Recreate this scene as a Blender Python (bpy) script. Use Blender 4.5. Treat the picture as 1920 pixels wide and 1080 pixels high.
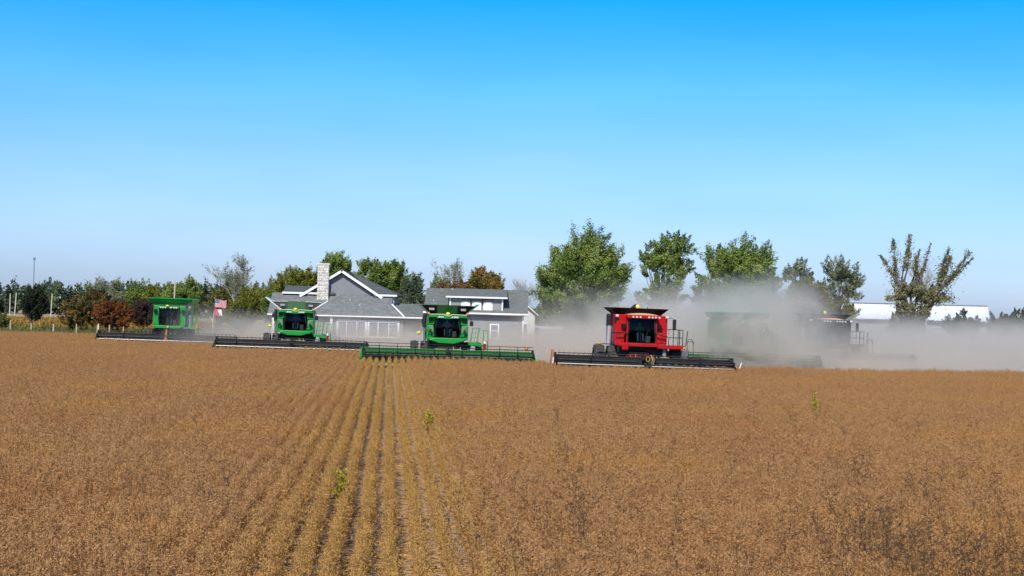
import bpy, bmesh, math, random
import numpy as np
from mathutils import Vector, Matrix

for _o in list(bpy.data.objects):
    bpy.data.objects.remove(_o)
scene = bpy.context.scene
C = scene.collection
R = math.radians

# ------------------------------------------------------------------ camera
CAM_Z = 3.85
YAW, PITCH, ROLL = R(4.38), R(0.783), R(1.5)
FPX = 3000.0
cam_data = bpy.data.cameras.new('camera')
cam = bpy.data.objects.new('camera', cam_data)
C.objects.link(cam)
cam_data.sensor_width = 36.0
cam_data.lens = 36.0 * FPX / 1920.0
cam_data.clip_start = 0.1
cam_data.clip_end = 9000
CAM_M = (Matrix.Translation((0, 0, CAM_Z)) @ Matrix.Rotation(-YAW, 4, 'Z') @ Matrix.Rotation(R(90) + PITCH, 4, 'X')
         @ Matrix.Rotation(ROLL, 4, 'Z'))
cam.matrix_world = CAM_M
scene.camera = cam

# ------------------------------------------------------------------ light
SUN_EL, SUN_AZ = R(43), R(198)          # azimuth clockwise from +Y: behind the camera and a little to its left
sun_dir = Vector((math.sin(SUN_AZ) * math.cos(SUN_EL), math.cos(SUN_AZ) * math.cos(SUN_EL), math.sin(SUN_EL)))
world = bpy.data.worlds.new('World')
scene.world = world
world.use_nodes = True
wn = world.node_tree
wn.nodes.clear()
w_out = wn.nodes.new('ShaderNodeOutputWorld')
w_bg = wn.nodes.new('ShaderNodeBackground')
w_sky = wn.nodes.new('ShaderNodeTexSky')
w_sky.sky_type = 'NISHITA'
w_sky.sun_disc = False
w_sky.sun_elevation = SUN_EL
w_sky.sun_rotation = SUN_AZ
w_sky.air_density = 1.0
w_sky.dust_density = 0.6
w_sky.ozone_density = 1.6
w_geo = wn.nodes.new('ShaderNodeTexCoord')
w_sep = wn.nodes.new('ShaderNodeSeparateXYZ')
w_ramp = wn.nodes.new('ShaderNodeValToRGB')
w_mul = wn.nodes.new('ShaderNodeMix')
w_mul.data_type = 'RGBA'
w_mul.blend_type = 'MULTIPLY'
w_mul.inputs[0].default_value = 1.0
er = w_ramp.color_ramp
er.elements[0].position = 0.0
er.elements[0].color = (0.66, 0.84, 1.42, 1)
er.elements[1].position = 0.75
er.elements[1].color = (0.62, 0.72, 0.85, 1)
for p_, c_ in ((0.04, (0.65, 0.865, 1.42, 1)), (0.09, (0.54, 0.855, 1.42, 1)), (0.14, (0.29, 0.86, 1.5, 1)), (0.19, (0.05, 0.78, 1.5, 1)), (0.26, (0.06, 0.72, 1.35, 1)),
               (0.42, (0.40, 0.68, 1.0, 1))):
    e_ = er.elements.new(p_)
    e_.color = c_
wn.links.new(w_geo.outputs['Generated'], w_sep.inputs[0])
wn.links.new(w_sep.outputs['Z'], w_ramp.inputs[0])
wn.links.new(w_sky.outputs[0], w_mul.inputs[6])
wn.links.new(w_ramp.outputs[0], w_mul.inputs[7])
# faint uneven haze over the whole sky
w_n = wn.nodes.new('ShaderNodeTexNoise')
w_n.inputs['Scale'].default_value = 5.0
w_n.inputs['Detail'].default_value = 6
w_map = wn.nodes.new('ShaderNodeMapping')
w_map.inputs['Scale'].default_value = (1, 1, 5)
wn.links.new(w_geo.outputs['Generated'], w_map.inputs[0])
wn.links.new(w_map.outputs[0], w_n.inputs['Vector'])
w_r2 = wn.nodes.new('ShaderNodeValToRGB')
w_r2.color_ramp.elements[0].position = 0.3
w_r2.color_ramp.elements[0].color = (0.93, 0.96, 0.98, 1)
w_r2.color_ramp.elements[1].position = 0.72
w_r2.color_ramp.elements[1].color = (1.08, 1.04, 1.02, 1)
wn.links.new(w_n.outputs['Fac'], w_r2.inputs[0])
w_m2 = wn.nodes.new('ShaderNodeMix')
w_m2.data_type = 'RGBA'
w_m2.blend_type = 'MULTIPLY'
w_m2.inputs[0].default_value = 1.0
wn.links.new(w_mul.outputs[2], w_m2.inputs[6])
wn.links.new(w_r2.outputs[0], w_m2.inputs[7])
wn.links.new(w_m2.outputs[2], w_bg.inputs[0])
w_bg.inputs[1].default_value = 0.12
wn.links.new(w_bg.outputs[0], w_out.inputs[0])

sun_data = bpy.data.lights.new('sun', 'SUN')
sun_data.energy = 4.6
sun_data.angle = R(0.53)
sun_data.color = (1.0, 0.95, 0.87)
sun = bpy.data.objects.new('sun', sun_data)
sun.rotation_euler = sun_dir.to_track_quat('Z', 'Y').to_euler()
sun.location = (-20, -40, 60)
C.objects.link(sun)
scene.view_settings.view_transform = 'Standard'
scene.view_settings.look = 'None'
scene.view_settings.exposure = 0.0
scene.view_settings.gamma = 1.0
scene.view_settings.use_curve_mapping = False
scene.render.engine = 'CYCLES'
cy = scene.cycles
cy.max_bounces = 6
cy.diffuse_bounces = 2
cy.glossy_bounces = 2
cy.transmission_bounces = 4
cy.transparent_max_bounces = 8
cy.volume_bounces = 4
cy.volume_step_rate = 1.0
cy.volume_max_steps = 128
cy.caustics_reflective = False
cy.caustics_refractive = False
cy.use_denoising = True
cy.use_adaptive_sampling = True
cy.adaptive_threshold = 0.02

# ------------------------------------------------------------------ pixel helpers (photograph pixels, 1920 x 1080)
CR = CAM_M.to_3x3()
CO = Vector((0, 0, CAM_Z))


def at(px, py, d):
    """World point that shows at pixel px, py, at depth d along the view axis."""
    return CO + CR @ Vector(((px - 960) / FPX * d, (540 - py) / FPX * d, -d))


def on(px, d, z=0.0):
    """World point at height z seen in pixel column px at depth d."""
    lo, hi = -2000.0, 4000.0
    for _ in range(40):
        m = (lo + hi) / 2
        if at(px, m, d).z > z:
            lo = m
        else:
            hi = m
    p = at(px, lo, d)
    return Vector((p.x, p.y, z))


def zat(px, py, d):
    return at(px, py, d).z


# ------------------------------------------------------------------ materials
def new_mat(name):
    m = bpy.data.materials.new(name)
    m.use_nodes = True
    nt = m.node_tree
    nt.nodes.clear()
    out = nt.nodes.new('ShaderNodeOutputMaterial')
    return m, nt, out


def N(nt, typ, **kw):
    n = nt.nodes.new(typ)
    for k, v in kw.items():
        setattr(n, k, v)
    return n


def ramp(nt, stops):
    r = nt.nodes.new('ShaderNodeValToRGB')
    e = r.color_ramp
    e.elements[0].position, e.elements[0].color = stops[0][0], (*stops[0][1], 1)
    e.elements[1].position, e.elements[1].color = stops[-1][0], (*stops[-1][1], 1)
    for p, c in stops[1:-1]:
        x = e.elements.new(p)
        x.color = (*c, 1)
    return r


def paint(name, col, rough=0.4, metal=0.0, dirt=0.25, dirt_col=(0.30, 0.24, 0.17), scale=2.5, bump=0.0, bscale=20, spec=0.5, coat=0.0):
    """A surface colour with uneven dust or wear over it and fine relief."""
    m, nt, out = new_mat(name)
    b = N(nt, 'ShaderNodeBsdfPrincipled')
    tc = N(nt, 'ShaderNodeTexCoord')
    n1 = N(nt, 'ShaderNodeTexNoise')
    n1.inputs['Scale'].default_value = scale
    n1.inputs['Detail'].default_value = 7
    n1.inputs['Roughness'].default_value = 0.65
    nt.links.new(tc.outputs['Object'], n1.inputs['Vector'])
    r = ramp(nt, [(0.35, (0, 0, 0)), (0.75, (1, 1, 1))])
    nt.links.new(n1.outputs['Fac'], r.inputs[0])
    mm = N(nt, 'ShaderNodeMath', operation='MULTIPLY')
    nt.links.new(r.outputs[0], mm.inputs[0])
    mm.inputs[1].default_value = dirt
    mx = N(nt, 'ShaderNodeMix', data_type='RGBA')
    nt.links.new(mm.outputs[0], mx.inputs[0])
    mx.inputs[6].default_value = (*col, 1)
    mx.inputs[7].default_value = (*dirt_col, 1)
    nt.links.new(mx.outputs[2], b.inputs['Base Color'])
    ra = N(nt, 'ShaderNodeMath', operation='MULTIPLY_ADD')
    nt.links.new(r.outputs[0], ra.inputs[0])
    ra.inputs[1].default_value = 0.25 * min(1, dirt * 2)
    ra.inputs[2].default_value = rough
    nt.links.new(ra.outputs[0], b.inputs['Roughness'])
    b.inputs['Metallic'].default_value = metal
    b.inputs['Specular IOR Level'].default_value = spec
    b.inputs['Coat Weight'].default_value = coat
    if bump:
        n2 = N(nt, 'ShaderNodeTexNoise')
        n2.inputs['Scale'].default_value = bscale
        n2.inputs['Detail'].default_value = 4
        nt.links.new(tc.outputs['Object'], n2.inputs['Vector'])
        bp = N(nt, 'ShaderNodeBump')
        bp.inputs['Strength'].default_value = bump
        bp.inputs['Distance'].default_value = 0.05
        nt.links.new(n2.outputs['Fac'], bp.inputs['Height'])
        nt.links.new(bp.outputs[0], b.inputs['Normal'])
    nt.links.new(b.outputs[0], out.inputs[0])
    return m


def leaf_mat(name, stops, trans=0.25, clump=0.45, rough=0.6):
    """Leaves: colour varies per leaf and per clump of the crown."""
    m, nt, out = new_mat(name)
    g = N(nt, 'ShaderNodeNewGeometry')
    tc = N(nt, 'ShaderNodeTexCoord')
    n1 = N(nt, 'ShaderNodeTexNoise')
    n1.inputs['Scale'].default_value = clump
    n1.inputs['Detail'].default_value = 3
    nt.links.new(tc.outputs['Object'], n1.inputs['Vector'])
    a = N(nt, 'ShaderNodeMath', operation='MULTIPLY_ADD')
    nt.links.new(n1.outputs['Fac'], a.inputs[0])
    a.inputs[1].default_value = 1.7
    a.inputs[2].default_value = -0.62
    b2 = N(nt, 'ShaderNodeMath', operation='MULTIPLY_ADD')
    nt.links.new(g.outputs['Random Per Island'], b2.inputs[0])
    b2.inputs[1].default_value = 0.55
    nt.links.new(a.outputs[0], b2.inputs[2])
    r = ramp(nt, stops)
    nt.links.new(b2.outputs[0], r.inputs[0])
    d = N(nt, 'ShaderNodeBsdfPrincipled')
    d.inputs['Roughness'].default_value = rough
    d.inputs['Specular IOR Level'].default_value = 0.35
    nt.links.new(r.outputs[0], d.inputs['Base Color'])
    t = N(nt, 'ShaderNodeBsdfTranslucent')
    nt.links.new(r.outputs[0], t.inputs['Color'])
    mx = N(nt, 'ShaderNodeMixShader')
    mx.inputs[0].default_value = trans
    nt.links.new(d.outputs[0], mx.inputs[1])
    nt.links.new(t.outputs[0], mx.inputs[2])
    nt.links.new(mx.outputs[0], out.inputs[0])
    return m


def siding_mat(name, col, pitch=0.14, dark=0.82, rough=0.55, axis='Z'):
    """Lapped boards too small to tell apart at this distance: fine stepped relief."""
    m, nt, out = new_mat(name)
    b = N(nt, 'ShaderNodeBsdfPrincipled')
    b.inputs['Roughness'].default_value = rough
    tc = N(nt, 'ShaderNodeTexCoord')
    sp = N(nt, 'ShaderNodeSeparateXYZ')
    nt.links.new(tc.outputs['Object'], sp.inputs[0])
    dv = N(nt, 'ShaderNodeMath', operation='DIVIDE')
    nt.links.new(sp.outputs[axis], dv.inputs[0])
    dv.inputs[1].default_value = pitch
    fr = N(nt, 'ShaderNodeMath', operation='FRACT')
    nt.links.new(dv.outputs[0], fr.inputs[0])
    bp = N(nt, 'ShaderNodeBump', invert=True)
    bp.inputs['Strength'].default_value = 0.6
    bp.inputs['Distance'].default_value = 0.03
    nt.links.new(fr.outputs[0], bp.inputs['Height'])
    nt.links.new(bp.outputs[0], b.inputs['Normal'])
    n1 = N(nt, 'ShaderNodeTexNoise')
    n1.inputs['Scale'].default_value = 1.3
    n1.inputs['Detail'].default_value = 6
    nt.links.new(tc.outputs['Object'], n1.inputs['Vector'])
    r = ramp(nt, [(0.3, tuple(c * dark for c in col)), (0.7, tuple(min(1, c * 1.08) for c in col))])
    nt.links.new(n1.outputs['Fac'], r.inputs[0])
    nt.links.new(r.outputs[0], b.inputs['Base Color'])
    nt.links.new(b.outputs[0], out.inputs[0])
    return m


def shingle_mat(name, col):
    m, nt, out = new_mat(name)
    b = N(nt, 'ShaderNodeBsdfPrincipled')
    b.inputs['Roughness'].default_value = 0.85
    tc = N(nt, 'ShaderNodeTexCoord')
    br = N(nt, 'ShaderNodeTexBrick')
    br.inputs['Scale'].default_value = 1.0
    br.inputs['Brick Width'].default_value = 0.3
    br.inputs['Row Height'].default_value = 0.14
    br.inputs['Mortar Size'].default_value = 0.008
    br.inputs['Color1'].default_value = (*[c * 0.8 for c in col], 1)
    br.inputs['Color2'].default_value = (*[c * 1.2 for c in col], 1)
    br.inputs['Mortar'].default_value = (*[c * 0.5 for c in col], 1)
    nt.links.new(tc.outputs['Object'], br.inputs['Vector'])
    n1 = N(nt, 'ShaderNodeTexNoise')
    n1.inputs['Scale'].default_value = 5
    n1.inputs['Detail'].default_value = 8
    n1.inputs['Roughness'].default_value = 0.8
    nt.links.new(tc.outputs['Object'], n1.inputs['Vector'])
    r = ramp(nt, [(0.3, (0.72, 0.72, 0.72)), (0.7, (1.25, 1.25, 1.25))])
    nt.links.new(n1.outputs['Fac'], r.inputs[0])
    mx = N(nt, 'ShaderNodeMix', data_type='RGBA', blend_type='MULTIPLY')
    mx.inputs[0].default_value = 1
    nt.links.new(br.outputs['Color'], mx.inputs[6])
    nt.links.new(r.outputs[0], mx.inputs[7])
    nt.links.new(mx.outputs[2], b.inputs['Base Color'])
    nt.links.new(b.outputs[0], out.inputs[0])
    return m


def glass_mat(name, tint=(0.35, 0.42, 0.42), refl=0.09):
    m, nt, out = new_mat(name)
    t = N(nt, 'ShaderNodeBsdfTransparent')
    t.inputs[0].default_value = (*tint, 1)
    g = N(nt, 'ShaderNodeBsdfGlossy')
    g.inputs['Roughness'].default_value = 0.04
    g.inputs['Color'].default_value = (0.9, 0.95, 1, 1)
    mx = N(nt, 'ShaderNodeMixShader')
    mx.inputs[0].default_value = refl
    nt.links.new(t.outputs[0], mx.inputs[1])
    nt.links.new(g.outputs[0], mx.inputs[2])
    nt.links.new(mx.outputs[0], out.inputs[0])
    return m


def lamp_mat(name, col, strength):
    m, nt, out = new_mat(name)
    b = N(nt, 'ShaderNodeBsdfPrincipled')
    b.inputs['Base Color'].default_value = (*col, 1)
    b.inputs['Roughness'].default_value = 0.2
    b.inputs['Emission Color'].default_value = (*col, 1)
    b.inputs['Emission Strength'].default_value = strength
    nt.links.new(b.outputs[0], out.inputs[0])
    return m


M = {}
M['green'] = paint('green_paint', (0.003, 0.27, 0.032), 0.42, dirt=0.10, coat=0.0, spec=0.3, scale=1.6)
M['green_dark'] = paint('dark_green_plastic', (0.008, 0.075, 0.014), 0.4, dirt=0.2)
M['green_pale'] = paint('dusty_green_and_highlight', (0.14, 0.24, 0.13), 0.5, dirt=0.3)  # dusty hopper panels, and the highlight painted on the front panels
M['red'] = paint('red_paint', (0.44, 0.002, 0.005), 0.42, dirt=0.05, coat=0.0, spec=0.25, scale=1.6)
M['black'] = paint('black_steel', (0.009, 0.009, 0.011), 0.5, dirt=0.08, spec=0.3)
M['dark'] = paint('dark_plastic', (0.013, 0.013, 0.015), 0.6, dirt=0.08, spec=0.3)
M['rust_black'] = paint('brown_black_tank', (0.010, 0.006, 0.005), 0.8, dirt=0.03, spec=0.15)
M['tyre'] = paint('tyre_rubber', (0.03, 0.03, 0.032), 0.85, dirt=0.7, dirt_col=(0.14, 0.12, 0.10), scale=4)
M['rim_yellow'] = paint('yellow_rim', (0.75, 0.55, 0.02), 0.4, dirt=0.3)
M['rim_white'] = paint('pale_rim', (0.6, 0.58, 0.52), 0.4, dirt=0.3)
M['silver'] = paint('bare_steel', (0.72, 0.72, 0.70), 0.35, 0.2, dirt=0.2)
M['steel'] = paint('worn_steel', (0.42, 0.42, 0.42), 0.4, 0.5, dirt=0.35)
M['grey'] = paint('grey_paint', (0.33, 0.34, 0.36), 0.5, dirt=0.2)
M['grey_mid'] = paint('mid_grey_paint', (0.12, 0.12, 0.13), 0.5, dirt=0.2)
M['cream'] = paint('cream_edge', (0.70, 0.66, 0.50), 0.5, dirt=0.2)
M['roof_highlight'] = paint('roof_edge_highlight', (0.72, 0.42, 0.22), 0.5, dirt=0.1)  # salmon tone painting the highlight along the cab roof edge
M['yellow'] = paint('yellow_plastic', (0.72, 0.72, 0.02), 0.35, dirt=0.05)
M['amber'] = paint('amber_plastic', (0.85, 0.22, 0.03), 0.3, dirt=0.1)
M['lens'] = lamp_mat('white_lamp', (0.72, 0.72, 0.68), 0.0)
M['lamp_lit'] = lamp_mat('lit_yellow_beacon', (1.0, 0.72, 0.08), 0.6)
M['tan_straw'] = paint('tan_straw', (0.42, 0.30, 0.15), 0.9, dirt=0.4, scale=12, bump=0.8)
M['orange_tan'] = paint('rusty_orange', (0.36, 0.14, 0.045), 0.8, dirt=0.4)
M['gold'] = paint('brass_yellow', (0.45, 0.30, 0.07), 0.5, dirt=0.3)
M['white'] = paint('white_trim', (0.82, 0.82, 0.80), 0.5, dirt=0.08)
M['white_dirty'] = paint('weathered_white', (0.70, 0.69, 0.64), 0.7, dirt=0.4, dirt_col=(0.36, 0.36, 0.33), scale=1.2)
M['barn_white'] = siding_mat('white_barn_metal', (0.80, 0.82, 0.85), 0.9, 0.95, 0.4, 'X')
M['soffit'] = paint('grey_soffit', (0.20, 0.20, 0.23), 0.6, dirt=0.1)
M['siding'] = siding_mat('grey_siding', (0.240, 0.246, 0.240), 0.14, 0.93)
M['siding_lilac'] = siding_mat('lilac_grey_siding', (0.175, 0.182, 0.196), 0.12, 0.93)
M['shingle'] = shingle_mat('grey_shingle', (0.155, 0.168, 0.160))
M['shingle_dark'] = shingle_mat('dark_shingle', (0.092, 0.104, 0.105))
M['window_glass'] = paint('window_glass', (0.22, 0.24, 0.26), 0.12, dirt=0.25, dirt_col=(0.34, 0.34, 0.34), spec=0.8)
M['blind'] = paint('white_blind', (0.84, 0.87, 0.87), 0.7, dirt=0.1, dirt_col=(0.65, 0.7, 0.7))
M['cab_glass'] = glass_mat('cab_glass', (0.50, 0.57, 0.56), 0.010)
M['mirror'] = paint('mirror_glass', (0.5, 0.55, 0.6), 0.08, 0.9, dirt=0.1)
M['bark'] = paint('bark', (0.10, 0.08, 0.06), 0.9, dirt=0.5, dirt_col=(0.2, 0.18, 0.15), bump=0.6)
M['bark_pale'] = paint('pale_bark', (0.32, 0.29, 0.24), 0.9, dirt=0.4, bump=0.4)
M['pole_wood'] = paint('pale_pole', (0.55, 0.52, 0.46), 0.8, dirt=0.2)
M['post_wood'] = paint('post_wood', (0.55, 0.44, 0.28), 0.85, dirt=0.4, bump=0.4)
M['mast'] = paint('mast_steel', (0.10, 0.16, 0.22), 0.6, dirt=0.1)
M['denim'] = paint('denim', (0.045, 0.13, 0.22), 0.9, dirt=0.2)
M['teal'] = paint('teal_cloth', (0.05, 0.30, 0.26), 0.9, dirt=0.1)
M['skin'] = paint('skin', (0.55, 0.33, 0.24), 0.6, dirt=0.05)
M['hair'] = paint('hair', (0.05, 0.03, 0.02), 0.8, dirt=0.05)

# ------------------------------------------------------------------ object helpers


def tag(o, label=None, cat=None, group=None, kind=None):
    if label:
        o['label'] = label
    if cat:
        o['category'] = cat
    if group:
        o['group'] = group
    if kind:
        o['kind'] = kind
    return o


def thing(name, label, cat, loc=(0, 0, 0), rz=0.0, group=None, tilt=0.0):
    o = bpy.data.objects.new(name, None)
    o.empty_display_size = 0.3
    C.objects.link(o)
    o.location = loc
    o.rotation_euler = (0, tilt, rz)
    return tag(o, label, cat, group)


class MB:
    """Collects shapes and links them as one mesh object."""

    def __init__(s):
        s.v, s.f, s.mi = [], [], []
        s.m = 0

    def add(s, vs, fs):
        o = len(s.v)
        s.v.extend([tuple(v) for v in vs])
        s.f.extend([tuple(o + i for i in f) for f in fs])
        s.mi.extend([s.m] * len(fs))
        return s

    def box(s, x0, x1, y0, y1, z0, z1):
        return s.add([(x0, y0, z0), (x1, y0, z0), (x1, y1, z0), (x0, y1, z0), (x0, y0, z1), (x1, y0, z1), (x1, y1, z1), (x0, y1, z1)],
                     [(0, 3, 2, 1), (4, 5, 6, 7), (0, 1, 5, 4), (1, 2, 6, 5), (2, 3, 7, 6), (3, 0, 4, 7)])

    def hexa(s, p):
        """Eight corners: bottom ring then top ring."""
        return s.add(p, [(0, 3, 2, 1), (4, 5, 6, 7), (0, 1, 5, 4), (1, 2, 6, 5), (2, 3, 7, 6), (3, 0, 4, 7)])

    def prism_y(s, poly, y0, y1):
        """poly: (x, z) counter-clockwise seen from -y."""
        n = len(poly)
        vs = [(x, y0, z) for x, z in poly] + [(x, y1, z) for x, z in poly]
        fs = [tuple(range(n)), tuple(range(2 * n - 1, n - 1, -1))] + [((i + 1) % n, i, n + i, n + (i + 1) % n) for i in range(n)]
        return s.add(vs, fs)

    def prism_x(s, poly, x0, x1):
        n = len(poly)
        vs = [(x0, y, z) for y, z in poly] + [(x1, y, z) for y, z in poly]
        fs = [tuple(range(n - 1, -1, -1)), tuple(range(n, 2 * n))] + [(i, (i + 1) % n, n + (i + 1) % n, n + i) for i in range(n)]
        return s.add(vs, fs)

    def slab(s, pts, t):
        """A flat polygon given thickness t downwards."""
        n = len(pts)
        vs = [tuple(p) for p in pts] + [(p[0], p[1], p[2] - t) for p in pts]
        fs = [tuple(range(n)), tuple(range(2 * n - 1, n - 1, -1))] + [((i + 1) % n, i, n + i, n + (i + 1) % n) for i in range(n)]
        return s.add(vs, fs)

    def tube(s, pts, r, n=6, cap=True):
        pts = [Vector(p) for p in pts]
        rs = r if isinstance(r, (list, tuple)) else [r] * len(pts)
        vs, fs = [], []
        for i, p in enumerate(pts):
            a = pts[max(0, i - 1)]
            b = pts[min(len(pts) - 1, i + 1)]
            t = (b - a).normalized() if (b - a).length > 1e-9 else Vector((0, 0, 1))
            u = t.cross(Vector((0, 0, 1)))
            if u.length < 0.05:
                u = t.cross(Vector((1, 0, 0)))
            u.normalize()
            w = t.cross(u)
            for k in range(n):
                q = 2 * math.pi * k / n
                vs.append(p + (u * math.cos(q) + w * math.sin(q)) * rs[i])
        for i in range(len(pts) - 1):
            for k in range(n):
                k2 = (k + 1) % n
                fs.append((i * n + k, (i + 1) * n + k, (i + 1) * n + k2, i * n + k2))
        if cap:
            fs.append(tuple(range(n)))
            fs.append(tuple((len(pts) - 1) * n + k for k in range(n - 1, -1, -1)))
        return s.add(vs, fs)

    def ball(s, c, r, n=8, squash=1.0):
        vs, fs = [], []
        rings = n // 2 + 1
        for i in range(rings):
            th = math.pi * i / (rings - 1)
            for k in range(n):
                q = 2 * math.pi * k / n
                vs.append((c[0] + r * math.sin(th) * math.cos(q), c[1] + r * math.sin(th) * math.sin(q), c[2] + r * math.cos(th) * squash))
        for i in range(rings - 1):
            for k in range(n):
                k2 = (k + 1) % n
                fs.append((i * n + k, (i + 1) * n + k, (i + 1) * n + k2, i * n + k2))
        return s.add(vs, fs)

    def lathe_x(s, prof, cx, cy, cz, n=24):
        """prof: (x, radius) turned round an axis along x."""
        vs, fs = [], []
        for x, r in prof:
            for k in range(n):
                q = 2 * math.pi * k / n
                vs.append((cx + x, cy + r * math.cos(q), cz + r * math.sin(q)))
        for i in range(len(prof) - 1):
            for k in range(n):
                k2 = (k + 1) % n
                fs.append((i * n + k, (i + 1) * n + k, (i + 1) * n + k2, i * n + k2))
        return s.add(vs, fs)

    def mesh(s, name, mats):
        me = bpy.data.meshes.new(name)
        me.from_pydata(s.v, [], s.f)
        for m in (mats if isinstance(mats, (list, tuple)) else [mats]):
            me.materials.append(m)
        if any(s.mi):
            me.polygons.foreach_set('material_index', s.mi)
        me.update()
        return me

    def build(s, name, mats, parent=None, bevel=0.0, smooth=False, kind=None, label=None):
        me = s.mesh(name, mats)
        bm = bmesh.new()
        bm.from_mesh(me)
        bmesh.ops.recalc_face_normals(bm, faces=bm.faces)
        bm.to_mesh(me)
        bm.free()
        if smooth:
            me.polygons.foreach_set('use_smooth', [True] * len(me.polygons))
        o = bpy.data.objects.new(name, me)
        C.objects.link(o)
        if parent:
            o.parent = parent
        if bevel:
            b = o.modifiers.new('bevel', 'BEVEL')
            b.width = bevel
            b.segments = 2
            b.limit_method = 'ANGLE'
            b.angle_limit = R(35)
        if kind:
            o['kind'] = kind
        if label:
            o['label'] = label
        return o


def link_mesh(name, me, parent=None, kind=None):
    o = bpy.data.objects.new(name, me)
    C.objects.link(o)
    if parent:
        o.parent = parent
    if kind:
        o['kind'] = kind
    return o


def np_quads(name, V, mat):
    """V: (n, 4, 3) array of separate quads."""
    n = len(V)
    me = bpy.data.meshes.new(name)
    me.vertices.add(n * 4)
    me.vertices.foreach_set('co', V.reshape(-1).astype(np.float32))
    me.loops.add(n * 4)
    me.loops.foreach_set('vertex_index', np.arange(n * 4, dtype=np.int32))
    me.polygons.add(n)
    me.polygons.foreach_set('loop_start', np.arange(0, n * 4, 4, dtype=np.int32))
    me.polygons.foreach_set('loop_total', np.full(n, 4, dtype=np.int32))
    me.materials.append(mat)
    me.update(calc_edges=True)
    return me

# ------------------------------------------------------------------ ground
def ground_material():
    m, nt, out = new_mat('cut_stubble_soil')
    b = N(nt, 'ShaderNodeBsdfPrincipled')
    b.inputs['Roughness'].default_value = 0.95
    g = N(nt, 'ShaderNodeNewGeometry')
    n1 = N(nt, 'ShaderNodeTexNoise')
    n1.inputs['Scale'].default_value = 0.08
    n1.inputs['Detail'].default_value = 8
    nt.links.new(g.outputs['Position'], n1.inputs['Vector'])
    n2 = N(nt, 'ShaderNodeTexNoise')
    n2.inputs['Scale'].default_value = 9
    n2.inputs['Detail'].default_value = 8
    n2.inputs['Roughness'].default_value = 0.8
    nt.links.new(g.outputs['Position'], n2.inputs['Vector'])
    r1 = ramp(nt, [(0.3, (0.36, 0.25, 0.15)), (0.7, (0.50, 0.35, 0.21))])
    r2 = ramp(nt, [(0.3, (0.55, 0.55, 0.6)), (0.7, (1.35, 1.3, 1.25))])
    nt.links.new(n1.outputs['Fac'], r1.inputs[0])
    nt.links.new(n2.outputs['Fac'], r2.inputs[0])
    mx = N(nt, 'ShaderNodeMix', data_type='RGBA', blend_type='MULTIPLY')
    mx.inputs[0].default_value = 1
    nt.links.new(r1.outputs[0], mx.inputs[6])
    nt.links.new(r2.outputs[0], mx.inputs[7])
    nt.links.new(mx.outputs[2], b.inputs['Base Color'])
    bp = N(nt, 'ShaderNodeBump')
    bp.inputs['Strength'].default_value = 0.7
    bp.inputs['Distance'].default_value = 0.05
    nt.links.new(n2.outputs['Fac'], bp.inputs['Height'])
    nt.links.new(bp.outputs[0], b.inputs['Normal'])
    nt.links.new(b.outputs[0], out.inputs[0])
    return m


def plain_ground(name, c1, c2, scale=2.0):
    m, nt, out = new_mat(name)
    b = N(nt, 'ShaderNodeBsdfPrincipled')
    b.inputs['Roughness'].default_value = 0.95
    g = N(nt, 'ShaderNodeNewGeometry')
    n2 = N(nt, 'ShaderNodeTexNoise')
    n2.inputs['Scale'].default_value = scale
    n2.inputs['Detail'].default_value = 8
    n2.inputs['Roughness'].default_value = 0.75
    nt.links.new(g.outputs['Position'], n2.inputs['Vector'])
    r2 = ramp(nt, [(0.3, c1), (0.7, c2)])
    nt.links.new(n2.outputs['Fac'], r2.inputs[0])
    nt.links.new(r2.outputs[0], b.inputs['Base Color'])
    nt.links.new(b.outputs[0], out.inputs[0])
    return m


rng = np.random.default_rng(7)
random.seed(7)

gm = MB()
gm.add([(-3000, -400, 0), (3000, -400, 0), (3000, 6000, 0), (-3000, 6000, 0)], [(0, 1, 2, 3)])
tag(gm.build('ground', ground_material()), kind='structure')


def strip(name, px0, px1, d0, d1, z, mat):
    p = [on(px0, d0, z), on(px1, d0, z), on(px1, d1, z), on(px0, d1, z)]
    b = MB()
    b.add(p, [(0, 1, 2, 3)])
    return tag(b.build(name, mat), kind='structure')


strip('grass_strip', -500, 300, 150, 212, 0.004, plain_ground('verge_grass', (0.045, 0.055, 0.02), (0.12, 0.115, 0.05)))
strip('far_field', -900, 620, 256, 372, 0.004, plain_ground('far_tan_field', (0.30, 0.215, 0.12), (0.42, 0.31, 0.18), 0.6))

# ------------------------------------------------------------------ the standing soybeans
HEADER_SPAN = {}          # filled below: (x0, x1, y) of each header, world

spots = dict(first=(310, 127.0), second=(545, 115.6), third=(840, 101.6), red=(1209, 95.7))
for k, (px, d) in spots.items():
    p = on(px, d, 0)
    HEADER_SPAN[k] = (p.x - 5.6, p.x + 5.6, p.y)


def crop_end(x, y_probe=None):
    """Far edge of the standing crop at world x."""
    hs = HEADER_SPAN
    if x < hs['first'][0]:
        return 150.0
    if x > hs['red'][1]:
        return 98.5 + 0.20 * (x - hs['red'][1])
    e = 150.0
    for k in ('first', 'second', 'third', 'red'):
        if hs[k][0] <= x <= hs[k][1]:
            e = min(e, hs[k][2] + 0.02)
    if e == 150.0:
        for a, b in (('first', 'second'), ('second', 'third'), ('third', 'red')):
            if hs[a][1] < x < hs[b][0]:
                e = hs[a][2]
    return e


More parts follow.
